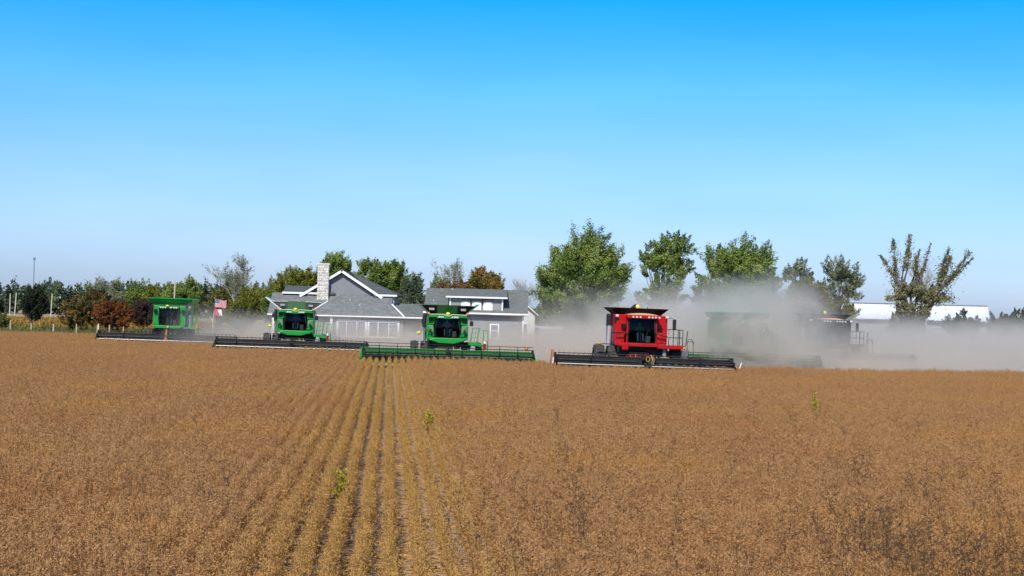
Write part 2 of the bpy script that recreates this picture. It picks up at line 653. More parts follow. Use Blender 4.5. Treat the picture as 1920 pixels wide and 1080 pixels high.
def soy_material():
    m, nt, out = new_mat('dry_soybean')
    g = N(nt, 'ShaderNodeNewGeometry')
    n1 = N(nt, 'ShaderNodeTexNoise')
    n1.inputs['Scale'].default_value = 0.16
    n1.inputs['Detail'].default_value = 5
    nt.links.new(g.outputs['Position'], n1.inputs['Vector'])
    r0 = ramp(nt, [(0.0, (0.31, 0.165, 0.070)), (0.1, (0.40, 0.217, 0.092)), (0.6, (0.46, 0.256, 0.113)), (1.0, (0.53, 0.300, 0.138))])
    nt.links.new(g.outputs['Random Per Island'], r0.inputs[0])
    r1 = ramp(nt, [(0.35, (1.0, 0.93, 0.86)), (0.5, (1.0, 1.0, 1.0)), (0.68, (1.12, 1.06, 0.80))])
    nt.links.new(n1.outputs['Fac'], r1.inputs[0])
    mx0 = N(nt, 'ShaderNodeMix', data_type='RGBA', blend_type='MULTIPLY')
    mx0.inputs[0].default_value = 1
    nt.links.new(r0.outputs[0], mx0.inputs[6])
    nt.links.new(r1.outputs[0], mx0.inputs[7])
    # the few rows in the middle ripened to a yellower gold
    sp = N(nt, 'ShaderNodeSeparateXYZ')
    nt.links.new(g.outputs['Position'], sp.inputs[0])
    ad = N(nt, 'ShaderNodeMath', operation='MULTIPLY_ADD')
    nt.links.new(n1.outputs['Fac'], ad.inputs[0])
    ad.inputs[1].default_value = 1.0
    nt.links.new(sp.outputs[0], ad.inputs[2])
    sb = N(nt, 'ShaderNodeMath', operation='SUBTRACT')
    nt.links.new(ad.outputs[0], sb.inputs[0])
    sb.inputs[1].default_value = 0.40
    ab = N(nt, 'ShaderNodeMath', operation='ABSOLUTE')
    nt.links.new(sb.outputs[0], ab.inputs[0])
    rb = ramp(nt, [(0.35, (1.10, 1.15, 0.86)), (1.0, (1, 1, 1))])
    dv = N(nt, 'ShaderNodeMath', operation='DIVIDE')
    nt.links.new(ab.outputs[0], dv.inputs[0])
    dv.inputs[1].default_value = 2.2
    nt.links.new(dv.outputs[0], rb.inputs[0])
    mx = N(nt, 'ShaderNodeMix', data_type='RGBA', blend_type='MULTIPLY')
    mx.inputs[0].default_value = 1
    nt.links.new(mx0.outputs[2], mx.inputs[6])
    nt.links.new(rb.outputs[0], mx.inputs[7])
    d = N(nt, 'ShaderNodeBsdfDiffuse')
    nt.links.new(mx.outputs[2], d.inputs[0])
    t = N(nt, 'ShaderNodeBsdfTranslucent')
    nt.links.new(mx.outputs[2], t.inputs[0])
    ms = N(nt, 'ShaderNodeMixShader')
    ms.inputs[0].default_value = 0.12
    nt.links.new(d.outputs[0], ms.inputs[1])
    nt.links.new(t.outputs[0], ms.inputs[2])
    nt.links.new(ms.outputs[0], out.inputs[0])
    return m


M['soy'] = soy_material()
M['twig'] = paint('dark_dry_stalk', (0.085, 0.046, 0.022), 0.9, dirt=0.3, dirt_col=(0.12, 0.07, 0.03))
M['weed'] = leaf_mat('yellow_green_weed', [(0.0, (0.20, 0.16, 0.02)), (0.5, (0.46, 0.37, 0.03)), (1.0, (0.62, 0.50, 0.07))], 0.3)


def pods(rs, centers, L, W, updir=0.2):
    """Small slender quads hanging at the given points."""
    n = len(centers)
    d = rs.normal(size=(n, 3))
    d[:, 2] = d[:, 2] * 0.8 + updir
    d /= np.linalg.norm(d, axis=1)[:, None]
    s = np.cross(d, rs.normal(size=(n, 3)))
    s /= np.linalg.norm(s, axis=1)[:, None]
    Ls = (L * rs.uniform(0.7, 1.3, n))[:, None]
    Ws = (W * rs.uniform(0.7, 1.3, n))[:, None]
    a = centers
    return np.stack([a - d * Ls * 0.5, a + s * Ws * 0.5, a + d * Ls * 0.5, a - s * Ws * 0.5], axis=1)


def ribbon(p0, p1, w0, w1, rs):
    d = p1 - p0
    s = np.cross(d, rs.normal(size=3))
    s /= (np.linalg.norm(s) + 1e-9)
    return np.array([p0 - s * w0 / 2, p0 + s * w0 / 2, p1 + s * w1 / 2, p1 - s * w1 / 2])


def soy_segment(seed, length=1.0, n=10):
    rs = np.random.default_rng(seed)
    Q, cen = [], []
    for i in range(n):
        y = (i + rs.uniform(0.1, 0.9)) / n * length
        base = np.array([rs.normal(0, 0.018), y, 0.0])
        h = rs.normal(0.70, 0.045)
        top = base + np.array([rs.normal(0.02, 0.05), rs.normal(0, 0.05), h])
        Q.append(ribbon(base, top, 0.012, 0.005, rs))
        for j in range(38):
            f = rs.uniform(0.2, 1.0) ** 0.7
            cen.append(base + (top - base) * f + rs.normal(0, 0.018, 3))
        for j in range(5):
            f = rs.uniform(0.12, 0.6)
            a = base + (top - base) * f
            q = rs.uniform(0, 2 * math.pi)
            ln = rs.uniform(0.16, 0.34)
            b = a + np.array([math.cos(q) * ln * 0.62, math.sin(q) * ln * 0.6, ln * rs.uniform(0.55, 1.1)])
            b[2] = min(b[2], h + rs.uniform(-0.06, 0.05))
            Q.append(ribbon(a, b, 0.007, 0.004, rs))
            for k in range(18):
                cen.append(a + (b - a) * rs.uniform(0.2, 1.0) + rs.normal(0, 0.025, 3))
    P = pods(rs, np.array(cen), 0.044, 0.0135)
    return np_quads('soybean_row_piece', np.concatenate([np.array(Q), P]), M['soy'])


def stalk_mesh(seed):
    """A taller dark dead stalk with bent side twigs."""
    rs = np.random.default_rng(seed)
    Q, cen = [], []
    for s_ in range(rs.integers(1, 4)):
        p = np.array([rs.normal(0, 0.05), rs.normal(0, 0.05), 0.3])
        d = np.array([rs.normal(0, 0.28), rs.normal(0, 0.28), 1.0])
        hh = rs.uniform(0.6, 1.12)
        k = 6
        for i in range(k):
            q = p + d / np.linalg.norm(d) * hh / k
            Q.append(ribbon(p, q, 0.010 - 0.001 * i, 0.009 - 0.001 * i, rs))
            if i > 0:
                for _ in range(2):
                    e = np.array([rs.normal(0, 0.8), rs.normal(0, 0.8), rs.uniform(0.2, 1.0)])
                    e /= np.linalg.norm(e)
                    b = q + e * rs.uniform(0.05, 0.2)
                    Q.append(ribbon(q, b, 0.006, 0.004, rs))
                    for _ in range(3):
                        cen.append(q + (b - q) * rs.uniform(0.3, 1.0))
            p = q
            d = d + rs.normal(0, 0.18, 3)
    P = pods(rs, np.array(cen), 0.045, 0.014)
    return np_quads('dead_stalk_piece', np.concatenate([np.array(Q), P]), M['twig'])


def scatter(name, pts, rot, scl, meshes, base_mat, kind='stuff', label=None):
    """One object of geometry instances over given points."""
    coll = bpy.data.collections.new(name + '_pieces')
    for i, me in enumerate(meshes):
        coll.objects.link(bpy.data.objects.new(name + '_piece', me))
    me = bpy.data.meshes.new(name)
    me.vertices.add(len(pts))
    me.vertices.foreach_set('co', np.asarray(pts, np.float32).reshape(-1))
    a = me.attributes.new('rot', 'FLOAT_VECTOR', 'POINT')
    a.data.foreach_set('vector', np.asarray(rot, np.float32).reshape(-1))
    a = me.attributes.new('scl', 'FLOAT_VECTOR', 'POINT')
    a.data.foreach_set('vector', np.asarray(scl, np.float32).reshape(-1))
    a = me.attributes.new('pick', 'INT', 'POINT')
    a.data.foreach_set('value', rng.integers(0, len(meshes), len(pts)).astype(np.int32))
    me.update()
    o = bpy.data.objects.new(name, me)
    C.objects.link(o)
    ng = bpy.data.node_groups.new(name + '_nodes', 'GeometryNodeTree')
    ng.interface.new_socket('Geometry', in_out='INPUT', socket_type='NodeSocketGeometry')
    ng.interface.new_socket('Geometry', in_out='OUTPUT', socket_type='NodeSocketGeometry')
    gi = ng.nodes.new('NodeGroupInput')
    go = ng.nodes.new('NodeGroupOutput')
    ip = ng.nodes.new('GeometryNodeInstanceOnPoints')
    ci = ng.nodes.new('GeometryNodeCollectionInfo')
    ci.inputs['Collection'].default_value = coll
    ci.inputs['Separate Children'].default_value = True
    ci.inputs['Reset Children'].default_value = True
    ip.inputs['Pick Instance'].default_value = True

    def attr(nm, t):
        n = ng.nodes.new('GeometryNodeInputNamedAttribute')
        n.data_type = t
        n.inputs['Name'].default_value = nm
        return n.outputs['Attribute']
    ng.links.new(gi.outputs[0], ip.inputs['Points'])
    ng.links.new(ci.outputs[0], ip.inputs['Instance'])
    ng.links.new(attr('pick', 'INT'), ip.inputs['Instance Index'])
    ng.links.new(attr('rot', 'FLOAT_VECTOR'), ip.inputs['Rotation'])
    ng.links.new(attr('scl', 'FLOAT_VECTOR'), ip.inputs['Scale'])
    ng.links.new(ip.outputs[0], go.inputs[0])
    md = o.modifiers.new('scatter', 'NODES')
    md.node_group = ng
    o['kind'] = kind
    if label:
        o['label'] = label
    return o


def in_view(x, y, margin):
    dx = x * math.cos(YAW) - y * math.sin(YAW)
    d = x * math.sin(YAW) + y * math.cos(YAW)
    return abs(dx) < 0.325 * d + margin and d > 8


ROW = 0.40
pts, rot, scl = [], [], []
for i in range(-180, 160):
    x = i * ROW + 0.12
    ye = crop_end(x)
    y = 12.0 + (i * 0.37) % 1.0
    while y < ye:
        if in_view(x, y, 13.0):
            flip = random.random() < 0.5
            yy = y + (1.0 if flip else 0.0)
            if y + 1.0 > ye:
                yy -= y + 1.0 - ye
            if True:
                pts.append((x + random.gauss(0, 0.012 if abs(x) < 3 else 0.03), yy, 0.0))
                rot.append((0, 0, (math.pi if flip else 0) + random.gauss(0, 0.03)))
                h = 1.0 + 0.05 * math.sin(x * 0.35 + y * 0.13) + 0.035 * math.sin(x * 1.3 - y * 0.31) + random.gauss(0, 0.045)
                mid = math.exp(-((x + 0.1) / 1.6) ** 2)
                scl.append((random.uniform(0.94, 1.08) - 0.28 * mid, 1.0, h * (1 - 0.08 * mid)))
        y += 1.0
scatter('soybean_crop', pts, rot, scl, [soy_segment(100 + i) for i in range(10)], M['soy'])

pts, rot, scl = [], [], []
for _ in range(12000):
    y = 14 + 62 * random.random() ** 1.3
    dx = random.uniform(-0.34, 0.34) * (y + 4)
    x = dx + y * math.tan(YAW)
    cl = math.sin(x * 0.9 + 1.3 * math.sin(y * 0.37)) + math.sin(y * 0.55 + x * 0.31) + math.sin(x * 0.23 - 0.7)
    centre = math.exp(-((x + 0.3) / 1.2) ** 2)
    p = (0.30 + 0.35 * cl) * (1.0 - 0.96 * centre) * max(0.10, 1 - (y - 14) / 42)
    if random.random() < p * (0.2 + 0.3 * max(0, 1 - (y - 14) / 16)):
        pts.append((round((x - 0.12) / ROW) * ROW + 0.12 + random.gauss(0, 0.05), y, 0))
        rot.append((random.gauss(0, 0.12), random.gauss(0, 0.12), random.uniform(0, 6.28)))
        k = random.uniform(0.75, 1.0)
        scl.append((k, k, k))
scatter('dead_stalks', pts, rot, scl, [stalk_mesh(300 + i) for i in range(8)], M['twig'])

# straw between the rows
pts2 = []
qs = []
rs = np.random.default_rng(5)
n = 90000
yy = 14 + 50 * rs.random(n) ** 1.2
xx = (rs.random(n) - 0.5) * 0.72 * (yy + 4) + yy * math.tan(YAW)
cen = np.stack([xx, yy, rs.uniform(0.01, 0.03, n)], axis=1)
d = rs.normal(size=(n, 3)); d[:, 2] *= 0.08
d /= np.linalg.norm(d, axis=1)[:, None]
s = np.stack([-d[:, 1], d[:, 0], rs.normal(0, 0.2, n)], axis=1)
L = rs.uniform(0.04, 0.12, n)[:, None]
Wd = rs.uniform(0.006, 0.02, n)[:, None]
V = np.stack([cen - d * L - s * Wd, cen - d * L + s * Wd, cen + d * L + s * Wd, cen + d * L - s * Wd], axis=1)
link_mesh('fallen_straw', np_quads('fallen_straw', V, M['soy']), kind='stuff')


# three lone yellow-green weeds
def weed(label, p, h, seed, n=60):
    rs = np.random.default_rng(seed)
    t = thing('weed_plant', label, 'weed', p, group='yellow weeds in the crop')
    b = MB()
    cen = []
    for _ in range(4):
        q = Vector((rs.normal(0, 0.03), rs.normal(0, 0.03), 0))
        e = Vector((rs.normal(0, 0.1), rs.normal(0, 0.1), h * rs.uniform(0.8, 1.05)))
        b.tube([q, (q + e) / 2 + Vector((rs.normal(0, 0.02), 0, 0)), e], [0.008, 0.006, 0.003], 4)
        for _ in range(n // 4):
            cen.append(np.array(q + (e - q) * rs.uniform(0.45, 1.0)) + rs.normal(0, 0.05, 3))
    b.build('stem', M['weed'], t)
    link_mesh('leaf_mass', np_quads('leaf_mass', pods(rs, np.array(cen), 0.10, 0.055, 0.5), M['weed']), t, 'stuff')
    return t


weed('yellow green weed standing right of the middle crop rows', on(804, 45.0, 0), 1.02, 1, 160)
weed('bright yellow green weed beside a dark gap left of the crop rows', on(639, 28.5, 0), 0.98, 2, 120)
weed('small yellow weed alone in the smooth crop below the dust cloud', on(1527, 56.0, 0), 1.18, 3, 120)

# ------------------------------------------------------------------ trees
G1 = [(0.0, (0.035, 0.065, 0.012)), (0.35, (0.11, 0.175, 0.028)), (0.7, (0.24, 0.315, 0.055)), (1.0, (0.42, 0.45, 0.13))]
L_ = {}
L_['green'] = leaf_mat('green_leaves', G1, 0.18, 0.35)
L_['bright'] = leaf_mat('bright_green_leaves', [(0.0, (0.037, 0.069, 0.010)), (0.4, (0.112, 0.175, 0.025)), (0.8, (0.250, 0.312, 0.050)), (1.0, (0.400, 0.425, 0.112))])
L_['olive'] = leaf_mat('olive_leaves', [(0.0, (0.047, 0.054, 0.014)), (0.5, (0.149, 0.155, 0.034)), (1.0, (0.324, 0.284, 0.068))])
L_['dark'] = leaf_mat('dark_leaves', [(0.0, (0.006, 0.010, 0.004)), (0.5, (0.018, 0.026, 0.008)), (1.0, (0.05, 0.05, 0.015))], 0.1)
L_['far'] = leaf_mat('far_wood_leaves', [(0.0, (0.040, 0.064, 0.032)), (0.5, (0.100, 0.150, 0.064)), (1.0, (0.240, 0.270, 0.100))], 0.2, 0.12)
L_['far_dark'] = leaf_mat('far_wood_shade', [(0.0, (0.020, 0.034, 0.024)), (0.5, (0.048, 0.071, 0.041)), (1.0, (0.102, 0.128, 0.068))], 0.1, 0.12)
L_['orange'] = leaf_mat('orange_leaves', [(0.0, (0.088, 0.027, 0.007)), (0.5, (0.250, 0.081, 0.018)), (1.0, (0.450, 0.175, 0.037))])
L_['amber'] = leaf_mat('green_amber_leaves', [(0.0, (0.026, 0.033, 0.008)), (0.45, (0.078, 0.078, 0.016)), (0.75, (0.247, 0.130, 0.026)), (1.0, (0.520, 0.312, 0.078))], 0.2, 0.9)
L_['autumn'] = leaf_mat('autumn_leaves', [(0.0, (0.120, 0.054, 0.018)), (0.4, (0.288, 0.108, 0.030)), (0.7, (0.240, 0.180, 0.036)), (1.0, (0.192, 0.240, 0.036))], 0.25, 0.35)
L_['purple'] = leaf_mat('dark_purple_leaves', [(0.0, (0.024, 0.014, 0.012)), (0.5, (0.066, 0.034, 0.029)), (1.0, (0.144, 0.084, 0.060))], 0.1)
L_['ygreen'] = leaf_mat('yellow_green_leaves', [(0.0, (0.041, 0.054, 0.005)), (0.5, (0.162, 0.182, 0.016)), (1.0, (0.338, 0.324, 0.041))])
L_['grey'] = leaf_mat('grey_green_leaves', [(0.0, (0.11, 0.14, 0.08)), (0.5, (0.26, 0.30, 0.16)), (1.0, (0.50, 0.48, 0.31))], 0.4)
L_['gold'] = leaf_mat('golden_crop', [(0.0, (0.14, 0.08, 0.015)), (0.5, (0.38, 0.22, 0.04)), (1.0, (0.60, 0.38, 0.08))], 0.3, 0.3)


def leaf_quads(rs, cen, out_dir, size, aspect=0.62, wind=0.0):
    n = len(cen)
    nrm = out_dir * 0.55 + rs.normal(size=(n, 3)) * 0.75
    nrm[:, 2] += 0.35
    nrm /= np.linalg.norm(nrm, axis=1)[:, None] + 1e-9
    d = rs.normal(size=(n, 3))
    d[:, 0] += wind
    d -= nrm * np.sum(d * nrm, axis=1)[:, None]
    d /= np.linalg.norm(d, axis=1)[:, None] + 1e-9
    s = np.cross(nrm, d)
    L = (size * rs.uniform(0.6, 1.4, n))[:, None] * 0.5
    W = L * aspect
    bend = nrm * L * 0.25
    return np.stack([cen - d * L, cen + s * W - bend, cen + d * L, cen - s * W - bend], axis=1)


def crown_of(rs, env, n_clumps, per, rc, size, wind=0.0, low_dark=0.0, shell=0.5):
    """env: ellipsoids (x, y, z, rx, ry, rz). Returns leaf quads and clump centres."""
    env = np.array(env, float)
    vol = env[:, 3] * env[:, 4] * env[:, 5]
    vol = vol ** (2 / 3)
    which = rs.choice(len(env), n_clumps, p=vol / vol.sum())
    u = rs.normal(size=(n_clumps, 3))
    u /= np.linalg.norm(u, axis=1)[:, None]
    rad = rs.uniform(shell, 1.0, n_clumps) ** 0.6
    cc = env[which, :3] + u * rad[:, None] * env[which, 3:6]
    r = rc * rs.uniform(0.55, 1.25, n_clumps)
    idx = np.repeat(np.arange(n_clumps), per)
    m = len(idx)
    w = rs.normal(size=(m, 3))
    w /= np.linalg.norm(w, axis=1)[:, None]
    rr = rs.uniform(0.2, 1.0, m) ** 0.5
    ax = u * np.array([1.0, 1.0, 0.6]) + np.array([0.25 * wind, 0, 0.75]) + rs.normal(0, 0.25, u.shape)
    ax /= np.linalg.norm(ax, axis=1)[:, None]
    axi = ax[idx]
    along = np.sum(w * axi, axis=1)[:, None]
    taper = np.clip(1.0 - 0.5 * along, 0.35, 1.3)
    wq = (w - along * axi) * 0.72 * taper + along * axi * 1.55
    pos = cc[idx] + wq * rr[:, None] * r[idx][:, None]
    ragged = rs.random(m) < 0.12
    pos[ragged] += w[ragged] * r[idx][ragged][:, None] * rs.uniform(0.1, 0.55, ragged.sum())[:, None]
    if wind:
        pos[:, 0] += wind * 0.12 * (pos[:, 2] - env[:, 2].min()) * rs.uniform(0.5, 1.3, m) * 0.4
    outd = w + u[idx] * 0.8
    return leaf_quads(rs, pos, outd, size, wind=wind), cc, r


def limbs(b, rs, base, fork, targets, r0, n=26):
    base, fork = Vector(base), Vector(fork)
    mid = base.lerp(fork, 0.5) + Vector((rs.normal(0, 0.04), rs.normal(0, 0.04), 0)) * fork.z
    b.tube([base - Vector((0, 0, 0.1)), base + Vector((0, 0, 0.15)), mid, fork], [r0 * 1.35, r0 * 1.05, r0 * 0.9, r0 * 0.75], 8)
    idx = rs.permutation(len(targets))[:n]
    for i in idx:
        t = Vector(targets[i])
        s = base.lerp(fork, rs.uniform(0.65, 1.0))
        m1 = s.lerp(t, 0.4) + Vector((rs.normal(0, 0.25), rs.normal(0, 0.25), rs.uniform(0.0, 0.5)))
        b.tube([s, m1, t], [r0 * 0.35, r0 * 0.2, 0.02], 5, cap=False)


def tree(name, label, p, env, mat, rc=0.8, n_clumps=60, per=140, size=0.24, trunk_r=0.18, fork=None, seed=1, group=None, wind=0.0,
         cat='tree', bark='bark', shell=0.5, nl=26):
    rs = np.random.default_rng(seed)
    t = thing(name, label, cat, p, rz=-YAW, group=group)
    Q, cc, r = crown_of(rs, env, int(n_clumps * 2.6), int(per * 1.5), rc * 0.74, size * 0.66, wind, shell=shell * 0.5)
    link_mesh('crown' if cat == 'tree' else 'foliage', np_quads('crown', Q, L_[mat]), t)
    b = MB()
    if fork is None:
        zmin = min(e[2] - e[5] for e in env)
        fork = (env[0][0] * 0.5, 0, max(0.5, zmin + (env[0][2] - zmin) * 0.35))
    limbs(b, rs, (0, 0, 0), fork, cc, trunk_r, nl)
    b.build('trunk' if cat == 'tree' else 'stem', M[bark], t)
    return t


def px_env(px0, px1, ytop, ybot, d, base_px, depth=None, lobes=None):
    """One or more ellipsoids, in the tree's own frame, from pixel boxes; base_px is the trunk's column."""
    s = d / FPX
    out = []
    for (a, b, t, u) in (lobes or [(px0, px1, ytop, ybot)]):
        cx = ((a + b) / 2 - base_px) * s
        z1 = zat((a + b) / 2, t, d)
        z0 = max(0.2, zat((a + b) / 2, u, d))
        rx = (b - a) / 2 * s
        out.append((cx, 0, (z0 + z1) / 2, rx * 0.96, min(rx, depth or rx) * 0.9, (z1 - z0) / 2 * 0.93))
    return out


def ptree(name, label, base_px, d, lobes, mat, **kw):
    return tree(name, label, on(base_px, d, 0), px_env(0, 0, 0, 0, d, base_px, lobes=lobes), mat, **kw)


# the big maple and its neighbours to the right
ptree('broadleaf_tree', 'largest round green tree just right of the grey garage', 1085, 163,
      [(1002, 1172, 440, 600), (1040, 1150, 422, 560), (992, 1080, 480, 610), (1090, 1178, 455, 610), (1050, 1150, 540, 628)], 'green',
      rc=0.95, n_clumps=170, per=150, size=0.27, trunk_r=0.35, fork=(0, 0, 2.6), seed=11, wind=0.8)
ptree('broadleaf_tree', 'airy green tree with sky gaps behind the red combine', 1240, 170,
      [(1192, 1262, 448, 530), (1215, 1300, 432, 500), (1240, 1300, 460, 540), (1190, 1290, 510, 592)], 'green',
      rc=0.62, n_clumps=80, per=125, size=0.25, trunk_r=0.2, fork=(0, 0, 3.6), seed=12, wind=0.5, shell=0.35, nl=40)
ptree('broadleaf_tree', 'broad dark green tree right of the airy tree, rising out of dust', 1380, 176,
      [(1296, 1420, 458, 590), (1350, 1468, 448, 580), (1310, 1380, 448, 530), (1340, 1440, 447, 570), (1292, 1474, 500, 625)], 'green',
      rc=0.85, n_clumps=190, per=140, size=0.27, trunk_r=0.3, fork=(0, 0, 2.6), seed=13, wind=0.5)
ptree('broadleaf_tree', 'small pale tree in the dust between two darker trees', 1492, 190,
      [(1465, 1520, 484, 560), (1470, 1540, 530, 610)], 'grey', rc=0.55, n_clumps=44, per=110, size=0.26, trunk_r=0.14, seed=14, wind=0.5)
ptree('broadleaf_tree', 'thin crowned tree left of the white barn roof', 1572, 192,
      [(1532, 1605, 478, 545), (1570, 1618, 500, 570), (1512, 1570, 525, 590)], 'grey', rc=0.6, n_clumps=62, per=95, size=0.26, trunk_r=0.18,
      seed=15, wind=0.5, shell=0.3, nl=36)
ptree('broadleaf_tree', 'low olive tree in front of the thin crowned tree', 1520, 182,
      [(1466, 1560, 520, 620), (1500, 1610, 545, 640), (1440, 1500, 540, 640)], 'olive', rc=0.65, n_clumps=95, per=120, size=0.26, trunk_r=0.16, seed=16)


def plume_tree():
    """The wind torn tree: several leaning stems, each with sparse upright plumes."""
    rs = np.random.default_rng(21)
    d = 172.0
    base = 1708
    t = thing('broadleaf_tree', 'tall ragged tree with separate leaning plumes above the white barn', 'tree', on(base, d, 0), rz=-YAW)
    s = d / FPX
    b = MB()
    Q = []
    b.tube([(0, 0, -0.1), (0, 0, 1.2), (0.1, 0, 2.4), (0.1, 0, 4.4)], [0.42, 0.34, 0.3, 0.2], 8)
    plumes = [(1648, 478, 0.5, 60), (1672, 448, 0.6, 90), (1694, 450, 0.55, 90), (1700, 440, 0.35, 50), (1712, 480, 0.5, 60), (1724, 468, 0.3, 26),
              (1742, 455, 0.35, 26), (1738, 500, 0.5, 40), (1774, 466, 0.6, 110), (1784, 480, 0.6, 90), (1800, 474, 0.5, 80), (1811, 484, 0.4, 50),
              (1790, 510, 0.6, 80), (1768, 500, 0.7, 90), (1680, 500, 0.7, 90), (1655, 560, 0.6, 60), (1768, 550, 0.8, 80), (1782, 560, 0.7, 60)]
    for (px, py, w, n) in plumes:
        tip = Vector(((px - base) * s, rs.normal(0, 1.0), zat(px, py, d)))
        rpx, rpy = (1682, 552) if px < 1703 else (1712, 540) if px < 1745 else (1742, 566)
        root = Vector(((rpx - base) * s + rs.normal(0, 0.25), rs.normal(0, 0.4), zat(rpx, rpy, d) + rs.normal(0, 0.3)))
        b.tube([(0.05, 0, 2.6 + rs.uniform(0, 1.5)), root], [0.15, 0.12], 5, cap=False)
        m1 = root.lerp(tip, 0.45) + Vector((rs.normal(0, 0.15), 0, rs.uniform(-0.35, 0.1)))
        b.tube([root, m1, tip], [0.13, 0.075, 0.012], 5, cap=False)
        for k in range(6):
            f = rs.uniform(0.35, 0.95)
            a = m1.lerp(tip, max(0, (f - 0.5) * 2)) if f > 0.5 else root.lerp(m1, f * 2)
            e = a + Vector((rs.normal(0.12, 0.35), rs.normal(0, 0.35), rs.uniform(0.3, 1.1)))
            b.tube([a, e], [0.03, 0.006], 4, cap=False)
        f = rs.uniform(0.3, 1.0, n * 7) ** 0.7
        P = np.array(root)[None] * ((1 - f) ** 2)[:, None] + 2 * np.array(m1)[None] * (f * (1 - f))[:, None] + np.array(tip)[None] * (f ** 2)[:, None]
        lump = np.sin(f * 17 + px) * 0.6 + np.sin(f * 41 + 2 * px) * 0.4 + 0.9
        P = P + rs.normal(0, 1, (len(f), 3)) * np.clip(w * 0.72 * (1.2 - 0.9 * f) * np.abs(lump), 0.05, 0.6)[:, None]
        Q.append(leaf_quads(rs, P, rs.normal(size=P.shape) * 0.2, 0.19, wind=0.4))
    q2, cc, r = crown_of(rs, [((1700 - base) * s, 0, zat(1700, 545, d), 2.4, 1.8, 1.1), ((1735 - base) * s, 0, zat(1735, 552, d), 1.9, 1.6, 1.0),
                             (0, 0, zat(1708, 585, d), 2.4, 1.8, 1.3)], 80, 150, 0.5, 0.22, shell=0.15)
    Q.append(q2)
    link_mesh('crown', np_quads('crown', np.concatenate(Q), L_['olive_grey']), t)
    b.build('trunk', M['bark'], t)


L_['olive_grey'] = leaf_mat('olive_grey_leaves', [(0.0, (0.11, 0.105, 0.055)), (0.5, (0.25, 0.245, 0.12)), (1.0, (0.48, 0.44, 0.24))], 0.4)
plume_tree()

# dark bushes along the white barn
for i, (lab, px, d, lobes, sd) in enumerate([
        ('feathery shrub against the left end of the white barn', 1586, 205, [(1558, 1600, 575, 615), (1578, 1598, 568, 600)], 31),
        ('round dark bush below the ragged tree, before the barn', 1680, 200, [(1655, 1700, 585, 635), (1690, 1745, 578, 640)], 32),
        ('spiky dark bush before the right part of the barn', 1800, 200, [(1765, 1805, 590, 640), (1785, 1815, 574, 630), (1800, 1845, 590, 640)], 33),
        ('dark bush at the right end of the white barn', 1872, 196, [(1848, 1890, 582, 640), (1870, 1925, 574, 640)], 34),
        ('dark bush cut by the right edge of the picture', 1935, 196, [(1905, 1960, 575, 640)], 35)]):
    ptree('shrub', lab, px, d, lobes, 'far_dark' if i else 'grey', rc=0.45, n_clumps=50, per=90, size=0.22, trunk_r=0.08, seed=sd, cat='shrub',
          group='dark bushes along the white barn', shell=0.2)

# behind the farmhouse
ptree('broadleaf_tree', 'dark green tree right behind the stone chimney', 628, 186, [(596, 656, 474, 540)], 'green', rc=0.65, n_clumps=60, per=130,
      size=0.26, trunk_r=0.2, fork=(0, 0, 4), seed=41)
ptree('broadleaf_tree', 'bright yellow green tree behind the right roof of the farmhouse', 722, 180,
      [(655, 740, 482, 570), (690, 768, 484, 560), (700, 775, 510, 590)], 'bright', rc=0.7, n_clumps=100, per=130, size=0.27, trunk_r=0.25,
      fork=(0, 0, 3.5), seed=42, wind=0.4)
L_['grey_dark'] = leaf_mat('dull_green_leaves', [(0.0, (0.035, 0.051, 0.029)), (0.5, (0.096, 0.128, 0.064)), (1.0, (0.240, 0.264, 0.128))], 0.2)
ptree('broadleaf_tree', 'dull green tree in the gap between farmhouse and garage', 770, 176,
      [(748, 794, 508, 590), (730, 800, 535, 610)], 'grey_dark', rc=0.6, n_clumps=70, per=110, size=0.25, trunk_r=0.15, seed=43, wind=0.6)
ptree('broadleaf_tree', 'olive green tree left of the stone chimney', 555, 188,
      [(500, 600, 502, 590), (485, 550, 520, 600), (545, 600, 498, 560)], 'ygreen', rc=0.7, n_clumps=95, per=120, size=0.26, trunk_r=0.2, seed=44)
ptree('broadleaf_tree', 'dark rounded tree behind the left end of the farmhouse', 512, 181,
      [(485, 540, 548, 615)], 'green', rc=0.5, n_clumps=40, per=110, size=0.22, trunk_r=0.12, seed=45)
ptree('broadleaf_tree', 'yellow green bushy tree right of the flagpole', 452, 190,
      [(425, 490, 545, 610), (418, 475, 560, 625), (450, 500, 535, 600)], 'ygreen', rc=0.6, n_clumps=75, per=120, size=0.24, trunk_r=0.15, seed=46)
ptree('broadleaf_tree', 'dull olive tree directly behind the flags', 405, 200,
      [(382, 430, 540, 612), (395, 450, 535, 600)], 'olive', rc=0.6, n_clumps=60, per=110, size=0.24, trunk_r=0.15, seed=47)
# behind the garage
L_['autumn_green'] = leaf_mat('turning_leaves', [(0.0, (0.078, 0.065, 0.016)), (0.45, (0.195, 0.169, 0.026)), (0.75, (0.338, 0.195, 0.039)), (1.0, (0.468, 0.169, 0.052))], 0.25, 0.4)
ptree('broadleaf_tree', 'green and orange turning tree behind the garage roof', 903, 196,
      [(872, 925, 500, 570), (890, 946, 508, 575)], 'autumn_green', rc=0.6, n_clumps=70, per=120, size=0.26, trunk_r=0.16, seed=48)
L_['autumn_brown'] = leaf_mat('rusty_brown_leaves', [(0.0, (0.108, 0.060, 0.024)), (0.5, (0.240, 0.132, 0.048)), (1.0, (0.360, 0.240, 0.096))], 0.25, 0.6)
ptree('shrub', 'rusty brown bush low behind the garage ridge', 848, 198,
      [(808, 850, 527, 580), (840, 885, 520, 580)], 'autumn_brown', rc=0.5, n_clumps=55, per=110, size=0.24, trunk_r=0.1, seed=49, cat='shrub')


